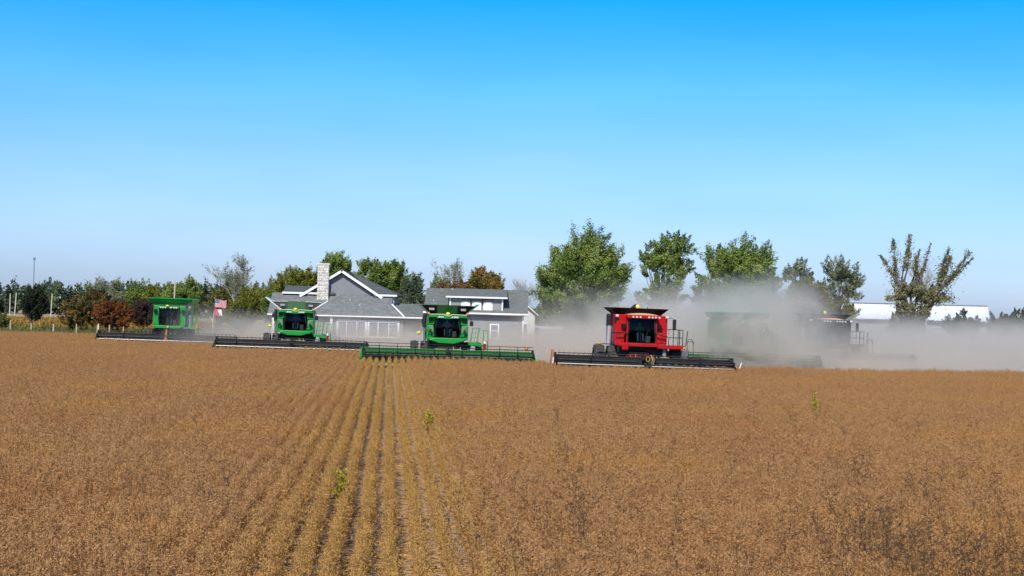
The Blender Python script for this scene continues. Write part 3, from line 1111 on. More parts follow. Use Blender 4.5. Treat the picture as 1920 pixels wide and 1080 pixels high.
def bare_tree(label, base_px, d, px0, px1, ytop, seed, leaf=None, nleaf=600, stems=4, bark='bark_pale', name='bare_tree', fork_z=None):
    rs = np.random.default_rng(seed)
    t = thing(name, label, 'tree', on(base_px, d, 0), rz=-YAW)
    s = d / FPX
    b = MB()
    x0, x1 = (px0 - base_px) * s, (px1 - base_px) * s
    H = zat(base_px, ytop, d)
    fz = fork_z or H * 0.35
    b.tube([(0, 0, -0.1), (0.05, 0, fz * 0.6), (0, 0, fz)], [0.16, 0.12, 0.10], 6)
    tips = []

    def grow(p, dr, ln, r, lev):
        n = 3
        pts, rad = [p], [r]
        q = p
        for i in range(n):
            dr = (dr + Vector((rs.normal(0, 0.14), rs.normal(0, 0.14), 0.05))).normalized()
            q = q + dr * ln / n
            pts.append(q)
            rad.append(max(0.009, r * (1 - 0.6 * (i + 1) / n)))
        b.tube(pts, rad, 4 if lev > 0 else 5, cap=False)
        if lev >= 3:
            tips.extend(pts[1:])
            return
        for k in range(5 if lev else 7):
            f = rs.integers(1, n + 1)
            nd = (dr + Vector((rs.normal(0, 0.55), rs.normal(0, 0.55), rs.normal(0.15, 0.25)))).normalized()
            grow(pts[f], nd, ln * rs.uniform(0.45, 0.7), rad[f] * 0.7, lev + 1)
    for k in range(stems):
        f = (k + 0.5) / stems
        tx = x0 * 0.75 + (x1 - x0) * 0.75 * f
        dr = Vector((tx, rs.normal(0, 0.6), (H - fz) * 0.85))
        grow(Vector((0, 0, fz)), dr.normalized(), dr.length * 0.52, 0.07, 0)
    b.build('trunk', M[bark], t)
    if leaf:
        tp = np.array([tuple(p) for p in tips])
        c = tp[rs.integers(0, len(tp), nleaf)] + rs.normal(0, 0.12, (nleaf, 3))
        link_mesh('crown', np_quads('crown', leaf_quads(rs, c, rs.normal(size=c.shape) * 0.1, 0.17), L_[leaf]), t)
    return t


bare_tree('nearly bare pale tree rising left of the farmhouse', 440, 196, 394, 484, 474, 61, 'grey', 3200, 5)
bare_tree('thin grey bare tree behind the garage roof', 855, 205, 820, 885, 478, 62, 'grey', 2600, 4)
bare_tree('bare grey twigs above the orange tree behind the garage', 902, 207, 885, 915, 486, 63, 'grey', 260, 2)
bare_tree('leafless grey tree at the right end of the garage roof', 983, 205, 962, 1000, 512, 64, None, 0, 4)
bare_tree('small bare tree inside the ragged tree above the barn', 1735, 190, 1715, 1755, 456, 65, 'orange', 60, 3, name='bare_tree')
ptree('broadleaf_tree', 'pale grey green tree at the left end of the garage roof', 822, 200, [(804, 840, 512, 570)], 'grey', rc=0.5, n_clumps=30,
      per=90, size=0.24, trunk_r=0.1, seed=66)

# the left side
ptree('broadleaf_tree', 'dark round tree with a short trunk alone in the golden strip', 58, 183,
      [(40, 88, 545, 600), (46, 80, 534, 580)], 'dark', rc=0.5, n_clumps=75, per=120, size=0.2, trunk_r=0.12, fork=(0, 0, 1.6), seed=71)
ptree('shrub', 'green bush with amber leaves left of the orange bush', 143, 181,
      [(108, 165, 562, 626), (120, 190, 545, 626), (150, 205, 540, 600)], 'amber', rc=0.45, n_clumps=110, per=110, size=0.18, trunk_r=0.08,
      seed=72, cat='shrub', shell=0.2)
ptree('shrub', 'rust orange round bush left of the first green combine', 214, 178,
      [(172, 235, 560, 618), (195, 250, 558, 622)], 'orange', rc=0.4, n_clumps=95, per=120, size=0.17, trunk_r=0.1, seed=73, cat='shrub', shell=0.3)
ptree('shrub', 'dark purple brown bush behind the first green combine', 268, 184,
      [(240, 292, 558, 614)], 'purple', rc=0.4, n_clumps=60, per=110, size=0.18, trunk_r=0.08, seed=74, cat='shrub', shell=0.3)
ptree('broadleaf_tree', 'small dark leaning tree above the orange bush', 180, 186, [(170, 205, 542, 575)], 'dark', rc=0.35, n_clumps=22, per=80,
      size=0.18, trunk_r=0.07, seed=75)
ptree('broadleaf_tree', 'dark green dense tree behind the first green combine', 340, 215,
      [(300, 352, 530, 590), (325, 378, 520, 590)], 'green', rc=0.7, n_clumps=80, per=120, size=0.28, trunk_r=0.2, seed=76)
ptree('shrub', 'green bush cut by the left edge of the picture', 4, 185, [(-20, 18, 585, 618)], 'olive', rc=0.35, n_clumps=26, per=90, size=0.17,
      trunk_r=0.05, seed=77, cat='shrub')
for i, (lab, px, y, w, mt) in enumerate([
        ('pale tall tree standing out of the far wood above the amber bush', 186, 519, 22, 'grey'),
        ('small grey tree standing out of the far wood, second from the left', 216, 520, 20, 'grey'),
        ('round dark tree top in the far wood left of the white pole', 252, 523, 26, 'far'),
        ('pale green tree before the far wood left of the combine tank', 250, 540, 30, 'bright'),
        ('bright green tree before the far wood beside the white pole', 283, 536, 34, 'ygreen')]):
    ptree('far_tree', lab, px, 300 - 14 * i, [(px - w / 2, px + w / 2, y, 580)], mt, rc=0.8, n_clumps=26, per=90, size=0.34, trunk_r=0.2, seed=80 + i,
          group='single trees before the far wood')

# the far wood: one mass nobody could count
rs = np.random.default_rng(90)
env, envd = [], []
for px in range(-260, 2150, 13):
    if px < 500:
        top = 529 + 4 * math.sin(px * 0.043) + 3 * math.sin(px * 0.11 + 1)
        d = 372 + rs.uniform(-6, 14)
    else:
        top = 573 + (px - 960) * 0.026 + 4 * math.sin(px * 0.03) + 2 * math.sin(px * 0.13)
        d = 400 + rs.uniform(-6, 14)
    top += rs.normal(0, 2.2)
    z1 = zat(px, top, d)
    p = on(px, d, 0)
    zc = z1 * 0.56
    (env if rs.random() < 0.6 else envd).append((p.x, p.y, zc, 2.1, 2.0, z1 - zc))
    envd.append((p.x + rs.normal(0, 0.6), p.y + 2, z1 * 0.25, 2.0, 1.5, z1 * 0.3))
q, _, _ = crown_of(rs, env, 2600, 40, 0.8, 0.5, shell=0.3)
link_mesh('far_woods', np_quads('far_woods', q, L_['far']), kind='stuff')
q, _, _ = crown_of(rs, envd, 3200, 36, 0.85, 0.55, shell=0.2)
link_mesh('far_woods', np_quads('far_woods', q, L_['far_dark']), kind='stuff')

# golden crop strip, verge weeds
n = 26000
px = rs.uniform(-60, 420, n)
d = rs.uniform(200, 254, n)
P = np.array([tuple(on(a, b, 0)) for a, b in zip(rs.uniform(-60, 420, 500), rs.uniform(200, 254, 500))])
P = P[rs.integers(0, 500, n)] + np.stack([rs.normal(0, 1.6, n), rs.normal(0, 1.6, n), np.zeros(n)], axis=1)
P[:, 2] = rs.uniform(0.1, 0.85, n)
link_mesh('golden_crop', np_quads('golden_crop', pods(rs, P, 0.42, 0.14, 0.8), L_['gold']), kind='stuff')
n = 9000
P = np.array([tuple(on(a, b, 0)) for a, b in zip(rs.uniform(-60, 330, 300), rs.uniform(155, 200, 300))])
P = P[rs.integers(0, 300, n)] + np.stack([rs.normal(0, 1.2, n), rs.normal(0, 1.2, n), np.zeros(n)], axis=1)
P[:, 2] = rs.uniform(0.05, 0.4, n)
link_mesh('verge_grass', np_quads('verge_grass', pods(rs, P, 0.35, 0.05, 1.2), L_['olive']), kind='stuff')

# ------------------------------------------------------------------ poles, posts, mast, flags


def post(label, px, d, ybase, ytop, r, mat, name, cat, group, lean=0.0):
    p = on(px, d, 0)
    H = zat(px, ytop, d)
    b = MB()
    b.tube([(0, 0, -0.2), (lean * H * 0.5, 0, H * 0.5), (lean * H, 0, H)], [r * 1.1, r, r * 0.85], 7)
    b.tube([(lean * H, 0, H), (lean * H, 0, H + r * 0.6)], [r * 0.85, r * 0.3], 7)
    o = b.build(name, mat)
    o.location = p
    return tag(o, label, cat, group)


post('white pole at the left edge, first of the near pair', 18, 300, 587, 551, 0.10, M['pole_wood'], 'utility_pole', 'pole', 'pale poles at the far field')
post('white leaning pole just left of the round dark tree', 27, 300, 587, 549, 0.10, M['pole_wood'], 'utility_pole', 'pole', 'pale poles at the far field', 0.05)
post('white pole between the round dark tree and the amber bush', 95, 300, 587, 551, 0.10, M['pole_wood'], 'utility_pole', 'pole', 'pale poles at the far field', 0.03)
post('tall white pole rising above the first combine tank', 323, 200, 600, 521, 0.09, M['pole_wood'], 'utility_pole', 'pole', None, 0.03)
fence = [(19, 601, 'at the far left corner of the crop'), (58, 607, 'below the round dark tree'), (100, 608, 'white and leaning, right of the round dark tree'),
         (143, 608, 'brown, below the amber bush'), (182, 611, 'pale and tall, above the left end of the first header'), (205, 610, 'left of the orange bush trunk'),
         (231, 613, 'right of the orange bush trunk')]
for i, (px, yt, lab) in enumerate(fence):
    post('wooden fence post ' + lab, px, 172, 618, yt, 0.075, M['post_wood'] if i != 2 else M['pole_wood'], 'fence_post', 'post', 'fence posts behind the crop',
         0.02 * math.sin(i * 2.1))

mast = thing('radio_mast', 'thin dark radio mast far beyond the wood at the left', 'mast', on(62, 1200, 0))
b = MB()
Hm = zat(62, 487, 1200)
for sx, sy in ((0.3, 0), (-0.2, 0.3), (-0.2, -0.3)):
    b.tube([(sx, sy, 0), (sx, sy, Hm)], 0.09, 4)
zz = 0.0
while zz < Hm - 2:
    b.tube([(0.3, 0, zz), (-0.2, 0.3, zz + 2), (-0.2, -0.3, zz + 1), (0.3, 0, zz + 2)], 0.03, 3)
    zz += 2
b.build('lattice_frame', M['mast'], mast, kind='stuff')
b = MB()
b.box(-0.8, 0.8, -0.5, 0.5, Hm, Hm + 1.6)
b.tube([(0, 0, Hm + 2.2), (0, 0, Hm + 3.5)], 0.1, 5)
b.build('antenna', M['mast'], mast, bevel=0.1)


def flag_mat(name, us):
    m, nt, out = new_mat(name)
    tc = N(nt, 'ShaderNodeTexCoord')
    sp = N(nt, 'ShaderNodeSeparateXYZ')
    nt.links.new(tc.outputs['UV'], sp.inputs[0])
    b = N(nt, 'ShaderNodeBsdfPrincipled')
    b.inputs['Roughness'].default_value = 0.8

    def math_(op, a, c=None):
        n = N(nt, 'ShaderNodeMath', operation=op)
        for i, v in enumerate((a, c)):
            if v is None:
                continue
            if isinstance(v, (int, float)):
                n.inputs[i].default_value = v
            else:
                nt.links.new(v, n.inputs[i])
        return n.outputs[0]
    if us:
        st = math_('GREATER_THAN', math_('FRACT', math_('MULTIPLY', math_('SUBTRACT', 1.0, sp.outputs[1]), 6.5)), 0.5)
        m1 = N(nt, 'ShaderNodeMix', data_type='RGBA')
        nt.links.new(st, m1.inputs[0])
        m1.inputs[6].default_value = (0.55, 0.03, 0.05, 1)
        m1.inputs[7].default_value = (0.62, 0.57, 0.58, 1)
        can = math_('MULTIPLY', math_('LESS_THAN', sp.outputs[0], 0.4), math_('GREATER_THAN', sp.outputs[1], 0.4615))
        fx = math_('SUBTRACT', math_('FRACT', math_('MULTIPLY', sp.outputs[0], 15)), 0.5)
        fy = math_('SUBTRACT', math_('FRACT', math_('MULTIPLY', sp.outputs[1], 9)), 0.5)
        star = math_('LESS_THAN', math_('ADD', math_('MULTIPLY', fx, fx), math_('MULTIPLY', fy, fy)), 0.05)
        m3 = N(nt, 'ShaderNodeMix', data_type='RGBA')
        nt.links.new(star, m3.inputs[0])
        m3.inputs[6].default_value = (0.03, 0.04, 0.16, 1)
        m3.inputs[7].default_value = (0.8, 0.8, 0.85, 1)
        m2 = N(nt, 'ShaderNodeMix', data_type='RGBA')
        nt.links.new(can, m2.inputs[0])
        nt.links.new(m1.outputs[2], m2.inputs[6])
        nt.links.new(m3.outputs[2], m2.inputs[7])
        nt.links.new(m2.outputs[2], b.inputs['Base Color'])
    else:
        w = math_('GREATER_THAN', math_('ADD', sp.outputs[0], math_('MULTIPLY', sp.outputs[1], 0.35)), 0.78)
        m1 = N(nt, 'ShaderNodeMix', data_type='RGBA')
        nt.links.new(w, m1.inputs[0])
        m1.inputs[6].default_value = (0.62, 0.06, 0.12, 1)
        m1.inputs[7].default_value = (0.82, 0.8, 0.8, 1)
        nt.links.new(m1.outputs[2], b.inputs['Base Color'])
    nt.links.new(b.outputs[0], out.inputs[0])
    return m


def flag_mesh(name, w, h, droop, seed, mat):
    rs = np.random.default_rng(seed)
    nx, nz = 26, 14
    me = bpy.data.meshes.new(name)
    vs, fs = [], []
    for j in range(nz + 1):
        for i in range(nx + 1):
            u, v = i / nx, j / nz
            vs.append((w * u * (0.96 - 0.05 * v), 0.16 * w * u ** 0.7 * math.sin(u * 9 + v * 2.2 + seed) , h * v - droop * u ** 1.4 * w + 0.05 * w * u * math.sin(u * 11 + seed)))
    for j in range(nz):
        for i in range(nx):
            a = j * (nx + 1) + i
            fs.append((a, a + 1, a + nx + 2, a + nx + 1))
    me.from_pydata(vs, [], fs)
    uv = me.uv_layers.new(name='uv')
    for p in me.polygons:
        for li, vi in zip(p.loop_indices, p.vertices):
            uv.data[li].uv = ((vi % (nx + 1)) / nx, (vi // (nx + 1)) / nz)
    me.polygons.foreach_set('use_smooth', [True] * len(me.polygons))
    me.materials.append(mat)
    me.update()
    return me


D_F = 168.0
fp = on(398, D_F, 0)
Hf = zat(401, 560, D_F)
pole = thing('flagpole', 'pinkish white flagpole left of the second green combine', 'flagpole', fp, rz=-YAW)
b = MB()
b.tube([(0, 0, -0.2), (0.03, 0, Hf * 0.5), (0.16, 0, Hf)], [0.055, 0.045, 0.03], 8)
b.build('mast_pole', M['white_dirty'], pole, smooth=True)
b = MB()
b.tube([(0.02, 0, 1.75), (-0.32, 0, 2.35)], 0.035, 6)
b.build('side_bracket', M['white_dirty'], pole)
b = MB()
b.ball((0.16, 0, Hf + 0.05), 0.07)
b.build('finial', M['gold'], pole, smooth=True)
fo = link_mesh('flag', flag_mesh('flag', 1.28, 0.86, 0.10, 3, flag_mat('stars_and_stripes', True)))
fo.location = (fp.x + 0.17, fp.y - 0.02, zat(401, 578, D_F) + 0.12)
fo.rotation_euler = (0, 0, -YAW)
tag(fo, 'waving striped flag with dark blue starred corner at the pole top', 'flag')
fo = link_mesh('flag', flag_mesh('flag', 0.86, 0.66, 0.12, 5, flag_mat('red_flag_cloth', False)))
fo.location = (fp.x + 0.13, fp.y - 0.02, zat(401, 593, D_F) + 0.12)
fo.rotation_euler = (0, 0, -YAW)
tag(fo, 'smaller red flag with a white end, lower on the same pole', 'flag')

# ------------------------------------------------------------------ buildings
def window(parent, x0, x1, z0, z1, y, mullions=1, bars=0, bar_x=None, fw=0.09, depth=0.06, name='window', blind=False, arch=False, rail=False):
    """A window: frame in front of the wall plane y, pane behind it."""
    b = MB()
    yf = y - depth
    b.box(x0, x0 + fw, yf, y + 0.02, z0, z1)
    b.box(x1 - fw, x1, yf, y + 0.02, z0, z1)
    b.box(x0 + fw, x1 - fw, yf, y + 0.02, z1 - fw, z1)
    b.box(x0 - 0.04, x1 + 0.04, yf - 0.03, y + 0.02, z0 - fw * 0.8, z0)
    w = b.build(name, M['white'], parent, bevel=0.006)
    g = MB()
    g.box(x0 + fw, x1 - fw, y - 0.025, y - 0.012, z0, z1 - fw)
    g.build('pane', M['blind'] if blind else M['window_glass'], w)
    if mullions > 1:
        for k in range(1, mullions):
            m = MB()
            xm = x0 + (x1 - x0) * k / mullions
            m.box(xm - 0.045, xm + 0.045, yf + 0.01, y - 0.026, z0, z1 - fw)
            m.build('mullion', M['white'], w)
    for k in range(bars):
        m = MB()
        zm = z0 + (z1 - z0) * (k + 1) / (bars + 1)
        m.box((bar_x or x0) + fw, x1 - fw, y - 0.045, y - 0.026, zm - 0.015, zm + 0.015)
        m.build('glazing_bar', M['white'], w)
    if rail:
        m = MB()
        zm = (z0 + z1) / 2
        m.box(x0 + fw, x1 - fw, yf + 0.015, y - 0.026, zm - 0.03, zm + 0.03)
        m.build('meeting_rail', M['white'], w)
    return w


def trim(parent, pts, w=0.14, t=0.05, name='trim_board', mat='white', off=-0.03):
    """A board following a line in the front plane: pts are (x, y, z)."""
    b = MB()
    (xa, ya, za), (xb, yb, zb) = pts
    d = Vector((xb - xa, yb - ya, zb - za))
    ln = math.hypot(xb - xa, zb - za)
    nx, nz = -(zb - za) / ln * w / 2, (xb - xa) / ln * w / 2
    b.hexa([(xa - nx, ya + off - t, za - nz), (xb - nx, yb + off - t, zb - nz), (xb - nx, yb + off, zb - nz), (xa - nx, ya + off, za - nz),
            (xa + nx, ya + off - t, za + nz), (xb + nx, yb + off - t, zb + nz), (xb + nx, yb + off, zb + nz), (xa + nx, ya + off, za + nz)])
    return b.build(name, M[mat], parent)


M['shingle_pale'] = shingle_mat('pale_shingle', (0.172, 0.182, 0.178))


def farmhouse():
    h = thing('farmhouse', 'grey farmhouse with tall front gable and stone chimney', 'house', on(632, 150, 0), rz=-YAW)
    # ground floor
    b = MB()
    b.box(-6.1, 6.1, 0.45, 10, 0, 2.86)
    b.build('ground_floor_wall', M['siding'], h)
    b = MB()
    b.box(6.1, 8.1, 1.2, 6, 0, 2.8)
    b.build('link_wall', M['siding'], h)
    # upper wall
    b = MB()
    b.box(-5.15, 4.86, 2.8, 11, 2.87, 4.93)
    b.build('upper_wall', M['siding'], h)
    # porch roof
    b = MB()
    b.slab([(-6.6, -0.05, 2.92), (6.2, -0.05, 2.92), (4.9, 1.62, 4.096), (4.9, 2.79, 4.92), (-6.6, 2.79, 4.92)], 0.1)
    b.build('porch_roof', M['shingle_pale'], h)
    b = MB()
    b.slab([(5.2, -0.04, 2.80), (8.12, -0.04, 2.80), (8.12, 3.5, 4.18), (5.2, 3.5, 4.18)], 0.08)
    b.slab([(8.12, 3.51, 4.18), (5.2, 3.51, 4.18), (5.2, 7, 2.8), (8.12, 7, 2.8)][::-1], 0.08)
    b.build('link_roof', M['shingle'], h)
    trim(h, [(-6.62, -0.06, 2.86), (8.1, -0.06, 2.86)], 0.13, name='eave_board')
    trim(h, [(4.93, 1.35, 4.1), (6.24, -0.10, 2.94)], 0.12, name='hip_board')
    trim(h, [(4.92, 2.78, 3.9), (4.92, 2.78, 4.93)], 0.2, name='corner_board')
    trim(h, [(-5.22, 2.78, 4.0), (-5.22, 2.78, 4.93)], 0.16, name='corner_board')
    # gable wall and its roof
    ax, bx, px_, zt, zb = -3.55, 3.45, 0.0, 7.02, 4.93
    b = MB()
    b.prism_y([(ax, 4.62), (bx, 4.62), (bx, zb - 0.08), (0, zt - 0.14), (ax, zb - 0.08)], 2.72, 2.98)
    b.build('gable_wall', M['siding_lilac'], h)
    sl = (7.15 - 4.72) / 3.9
    for sgn, nm in ((-1, 'gable_roof'), (1, 'gable_roof')):
        b = MB()
        e = 3.92 * sgn
        b.hexa([(0, 2.3, 7.0), (e, 2.3, 7.0 - sl * 3.92), (e, 10, 7.0 - sl * 3.92), (0, 10, 7.0),
                (0, 2.3, 7.16), (e, 2.3, 7.16 - sl * 3.92), (e, 10, 7.16 - sl * 3.92), (0, 10, 7.16)])
        b.build(nm, M['shingle_dark'], h)
        trim(h, [(0.06 * sgn, 2.3, 7.08), (e, 2.3, 7.08 - sl * 3.92)], 0.23, name='rake_board')
    # wider hip roof behind the gable, right side
    b = MB()
    A, B_, D_, E = (3.05, 2.4, 4.98), (5.3, 2.4, 4.98), (0.3, 7.0, 7.22), (5.3, 11.4, 4.98)
    b.add([A, B_, D_, E, (-0.5, 11.4, 4.98), (3.05, 2.4, 4.8), (5.3, 2.4, 4.8), (5.3, 11.4, 4.8), (-0.5, 11.4, 4.8)],
          [(0, 1, 2), (1, 3, 2), (3, 4, 2), (4, 0, 2), (0, 5, 6, 1), (1, 6, 7, 3), (3, 7, 8, 4), (4, 8, 5, 0), (5, 8, 7, 6)])
    b.build('hip_roof', M['shingle_dark'], h)
    trim(h, [(3.2, 2.4, 4.9), (5.32, 2.4, 4.9)], 0.17, name='eave_board')
    # low wing to the left
    b = MB()
    b.hexa([(-5.6, 2.4, 4.86), (-0.6, 2.4, 4.86), (-0.6, 5.2, 5.52), (-5.6, 5.2, 5.52),
            (-5.6, 2.4, 4.99), (-0.6, 2.4, 4.99), (-0.6, 5.2, 5.65), (-5.6, 5.2, 5.65)])
    b.hexa([(-5.6, 5.2, 5.52), (-0.6, 5.2, 5.52), (-0.6, 8.2, 4.86), (-5.6, 8.2, 4.86),
            (-5.6, 5.2, 5.65), (-0.6, 5.2, 5.65), (-0.6, 8.2, 4.99), (-5.6, 8.2, 4.99)])
    b.build('wing_roof', M['shingle_dark'], h)
    trim(h, [(-5.62, 2.4, 4.93), (-2.2, 2.4, 4.93)], 0.17, name='eave_board')
    # stone chimney: rubble stones as real relief on a core
    b = MB()
    b.box(-2.2, -1.24, 2.02, 2.7, 4.1, 7.72)
    ch = b.build('chimney', M['white_dirty'], h)
    rs = np.random.default_rng(3)
    st = MB()
    z = 4.25
    while z < 7.6:
        hh = rs.uniform(0.13, 0.24)
        x = -2.26
        while x < -1.2:
            w = rs.uniform(0.14, 0.30)
            x2 = min(x + w, -1.18)
            if x2 - x > 0.05:
                st.m = int(rs.integers(0, 4))
                o = rs.uniform(0.0, 0.06)
                st.hexa([(x + 0.01, 1.97 - o, z + 0.01), (x2 - 0.012, 1.97 - o, z + rs.uniform(0, 0.03)), (x2 - 0.01, 2.03, z), (x, 2.03, z),
                         (x + 0.015, 1.975 - o, z + hh - 0.012), (x2 - 0.02, 1.97 - o, z + hh - rs.uniform(0.01, 0.04)), (x2 - 0.01, 2.03, z + hh - 0.01),
                         (x, 2.03, z + hh - 0.01)])
            x = x2 + 0.005
        yy_ = 2.05
        while yy_ < 2.7:
            w = rs.uniform(0.18, 0.3)
            for xs, sg in ((-2.2, -1), (-1.24, 1)):
                o = rs.uniform(0.02, 0.07)
                xa, xb = sorted((xs, xs + sg * o))
                st.box(xa, xb, yy_, min(yy_ + w - 0.02, 2.7), z, z + hh - 0.015)
            yy_ += w
        z += hh
    sm = [paint('field_stone_%s' % n_, c, 0.9, dirt=0.5, dirt_col=(0.42, 0.38, 0.33), scale=7, bump=0.7)
          for n_, c in (('cream', (0.78, 0.74, 0.66)), ('pale', (0.72, 0.70, 0.65)), ('buff', (0.64, 0.57, 0.47)), ('white', (0.82, 0.80, 0.76)))]
    st.build('rubble_stones', sm, ch, kind='stuff')
    b = MB()
    b.box(-2.32, -1.1, 1.92, 2.8, 7.70, 7.80)
    b.build('cap_stone', M['white_dirty'], ch, bevel=0.02)
    # front windows
    window(h, -0.15, 2.72, 1.02, 2.52, 0.42, mullions=3, bars=0, fw=0.2, depth=0.1)
    window(h, 2.76, 5.78, 1.02, 2.52, 0.42, mullions=3, bars=3, bar_x=4.62, fw=0.2, depth=0.1)
    for x in (-0.62, -6.08):
        b = MB()
        b.box(x - 0.11, x + 0.11, 0.12, 0.34, 0.0, 2.7)
        b.box(x - 0.15, x + 0.15, 0.08, 0.38, 0.0, 0.25)
        b.box(x - 0.15, x + 0.15, 0.08, 0.38, 2.58, 2.74)
        b.build('porch_column', M['white'], h)
    b = MB()
    b.box(-6.6, 6.2, 0.0, 0.45, 2.72, 2.80)
    b.build('porch_soffit', M['soffit'], h)
    for x, y, zz in ((1.9, 1.35, 3.75), (0.9, 2.0, 4.2)):
        b = MB()
        b.tube([(x, y, zz), (x, y, zz + 0.28)], 0.05, 8)
        b.build('roof_vent', M['silver'], h)


def garage():
    g = thing('garage', 'grey garage wing with a wide white trimmed dormer', 'garage', on(890, 151, 0), rz=-YAW)
    b = MB()
    b.box(-4.6, 4.55, 0.55, 9.6, 0, 3.3)
    b.build('wall', M['siding'], g)
    for sgn in (-1, 1):
        b = MB()
        x = -4.6 if sgn < 0 else 4.40
        b.prism_x([(0.56, 3.3), (9.59, 3.3), (5.1, 5.55)], x, x + 0.15)
        b.build('gable_wall', M['siding'], g)
    b = MB()
    zr, ze, yr = 5.78, 3.52, 5.1
    b.hexa([(-4.95, 0, ze - 0.16), (4.95, 0, ze - 0.16), (4.95, yr, zr - 0.16), (-4.95, yr, zr - 0.16), (-4.95, 0, ze), (4.95, 0, ze), (4.95, yr, zr), (-4.95, yr, zr)])
    b.hexa([(-4.95, yr, zr - 0.16), (4.95, yr, zr - 0.16), (4.95, 10.2, ze - 0.16), (-4.95, 10.2, ze - 0.16), (-4.95, yr, zr), (4.95, yr, zr), (4.95, 10.2, ze), (-4.95, 10.2, ze)])
    b.build('roof', M['shingle'], g)
    trim(g, [(-4.97, 0, 3.43), (4.97, 0, 3.43)], 0.15, name='eave_board')
    b = MB()
    b.box(-4.9, 4.9, 0.0, 0.54, 3.27, 3.33)
    b.build('soffit', M['soffit'], g)
    trim(g, [(4.5, 0.54, 0.0), (4.5, 0.54, 3.26)], 0.16, name='corner_board')
    # dormer
    b = MB()
    b.box(-2.5, 2.55, 0.6, 4.2, 3.5, 4.86)
    d = b.build('dormer', M['siding'], g)
    b = MB()
    b.hexa([(-2.85, 0.2, 4.86), (2.95, 0.2, 4.86), (2.95, 5.0, 5.66), (-2.85, 5.0, 5.66), (-2.85, 0.2, 5.0), (2.95, 0.2, 5.0), (2.95, 5.0, 5.80), (-2.85, 5.0, 5.80)])
    b.build('dormer_roof', M['shingle'], d)
    trim(d, [(-2.87, 0.2, 4.94), (2.97, 0.2, 4.94)], 0.15, name='dormer_eave_board')
    trim(d, [(-2.45, 0.58, 3.6), (-2.45, 0.58, 4.85)], 0.13, name='corner_board')
    trim(d, [(2.5, 0.58, 3.6), (2.5, 0.58, 4.85)], 0.13, name='corner_board')
    for x0, x1 in ((-1.42, -0.56), (-0.38, 0.50), (0.70, 1.58)):
        w = window(g, x0, x1, 3.72, 4.6, 0.56, fw=0.1, blind=True, depth=0.05, name='dormer_window')
        b = MB()
        n = 14
        pts_ = [(x0 + 0.02, 4.57)] + [(x1 - 0.02, 4.57)]
        arch_ = [(x0 + 0.15 + (x1 - x0 - 0.3) * k / n, 4.46 + 0.05 * math.sin(math.pi * k / n)) for k in range(n + 1)][::-1]
        b.prism_y([(x0, 4.40), (x0 + 0.12, 4.42)] + arch_[::-1] + [(x1 - 0.12, 4.42), (x1, 4.40), (x1, 4.64), (x0, 4.64)], 0.485, 0.495)
        b.build('valance', M['siding'], w)
    for x in (-0.47, 0.60):
        b = MB()
        b.box(x - 0.07, x + 0.07, 0.34, 0.5, 4.42, 4.66)
        b.tube([(x, 0.42, 4.66), (x, 0.55, 4.74)], 0.02, 5)
        b.box(x - 0.09, x + 0.09, 0.32, 0.52, 4.66, 4.69)
        b.build('wall_lantern', M['dark'], g)
    window(g, 1.36, 2.26, 1.16, 2.48, 0.54, fw=0.13, depth=0.06, rail=True)
    b = MB()
    b.tube([(-2.4, 4.4, 5.4), (-2.4, 4.4, 5.75)], 0.08, 8)
    b.build('roof_vent', M['white'], g)
    b = MB()
    b.tube([(-4.1, 2.2, 4.4), (-4.1, 2.2, 4.62)], 0.05, 8)
    b.build('roof_vent', M['silver'], g)


farmhouse()
garage()

# white house behind the garage, mostly hidden by the big tree
wh = thing('white_house', 'white house corner showing between the garage and the big tree', 'house', on(972, 178, 0), rz=-YAW)
b = MB()
b.prism_y([(-3.2, 0), (1.75, 0), (1.75, 3.4), (0.9, 4.1), (-3.2, 4.1)], 0, 7)
b.build('wall', M['white_dirty'], wh)
b = MB()
b.hexa([(0.5, -0.4, 4.55), (2.15, -0.4, 3.2), (2.15, 7.4, 3.2), (0.5, 7.4, 4.55), (0.5, -0.4, 4.7), (2.15, -0.4, 3.35), (2.15, 7.4, 3.35), (0.5, 7.4, 4.7)])
b.hexa([(0.5, -0.4, 4.55), (-3.6, -0.4, 4.55), (-3.6, 7.4, 4.55), (0.5, 7.4, 4.55), (0.5, -0.4, 4.7), (-3.6, -0.4, 4.7), (-3.6, 7.4, 4.7), (0.5, 7.4, 4.7)])
b.build('roof', M['shingle_dark'], wh)
trim(wh, [(0.5, -0.4, 4.66), (2.15, -0.4, 3.3)], 0.12, name='rake_board')
window(wh, 0.2, 1.0, 1.2, 2.4, -0.01, fw=0.1)
for lab, px0, px1, yt, yb, dd in (('low white shed wall behind the trunk of the big tree', 1003, 1052, 618, 646, 186),
                                  ('pale white shed left of the red combine, behind dust', 1103, 1133, 616, 648, 186)):
    s = thing('white_shed', lab, 'shed', on((px0 + px1) / 2, dd, 0), rz=-YAW, group='white sheds under the big tree')
    w = (px1 - px0) / 2 * dd / FPX
    zt = zat((px0 + px1) / 2, yt, dd)
    b = MB()
    b.box(-w, w, 0, 3, 0, zt)
    b.build('wall', M['white_dirty'], s)
    b = MB()
    b.hexa([(-w - 0.1, -0.15, zt), (w + 0.1, -0.15, zt), (w + 0.1, 3.1, zt + 0.25), (-w - 0.1, 3.1, zt + 0.25),
            (-w - 0.1, -0.15, zt + 0.08), (w + 0.1, -0.15, zt + 0.08), (w + 0.1, 3.1, zt + 0.33), (-w - 0.1, 3.1, zt + 0.33)])
    b.build('roof', M['white'], s)
    b = MB()
    b.box(-0.5, 0.5, -0.04, -0.005, 0, min(2.0, zt - 0.15))
    b.build('door', M['grey'], s)

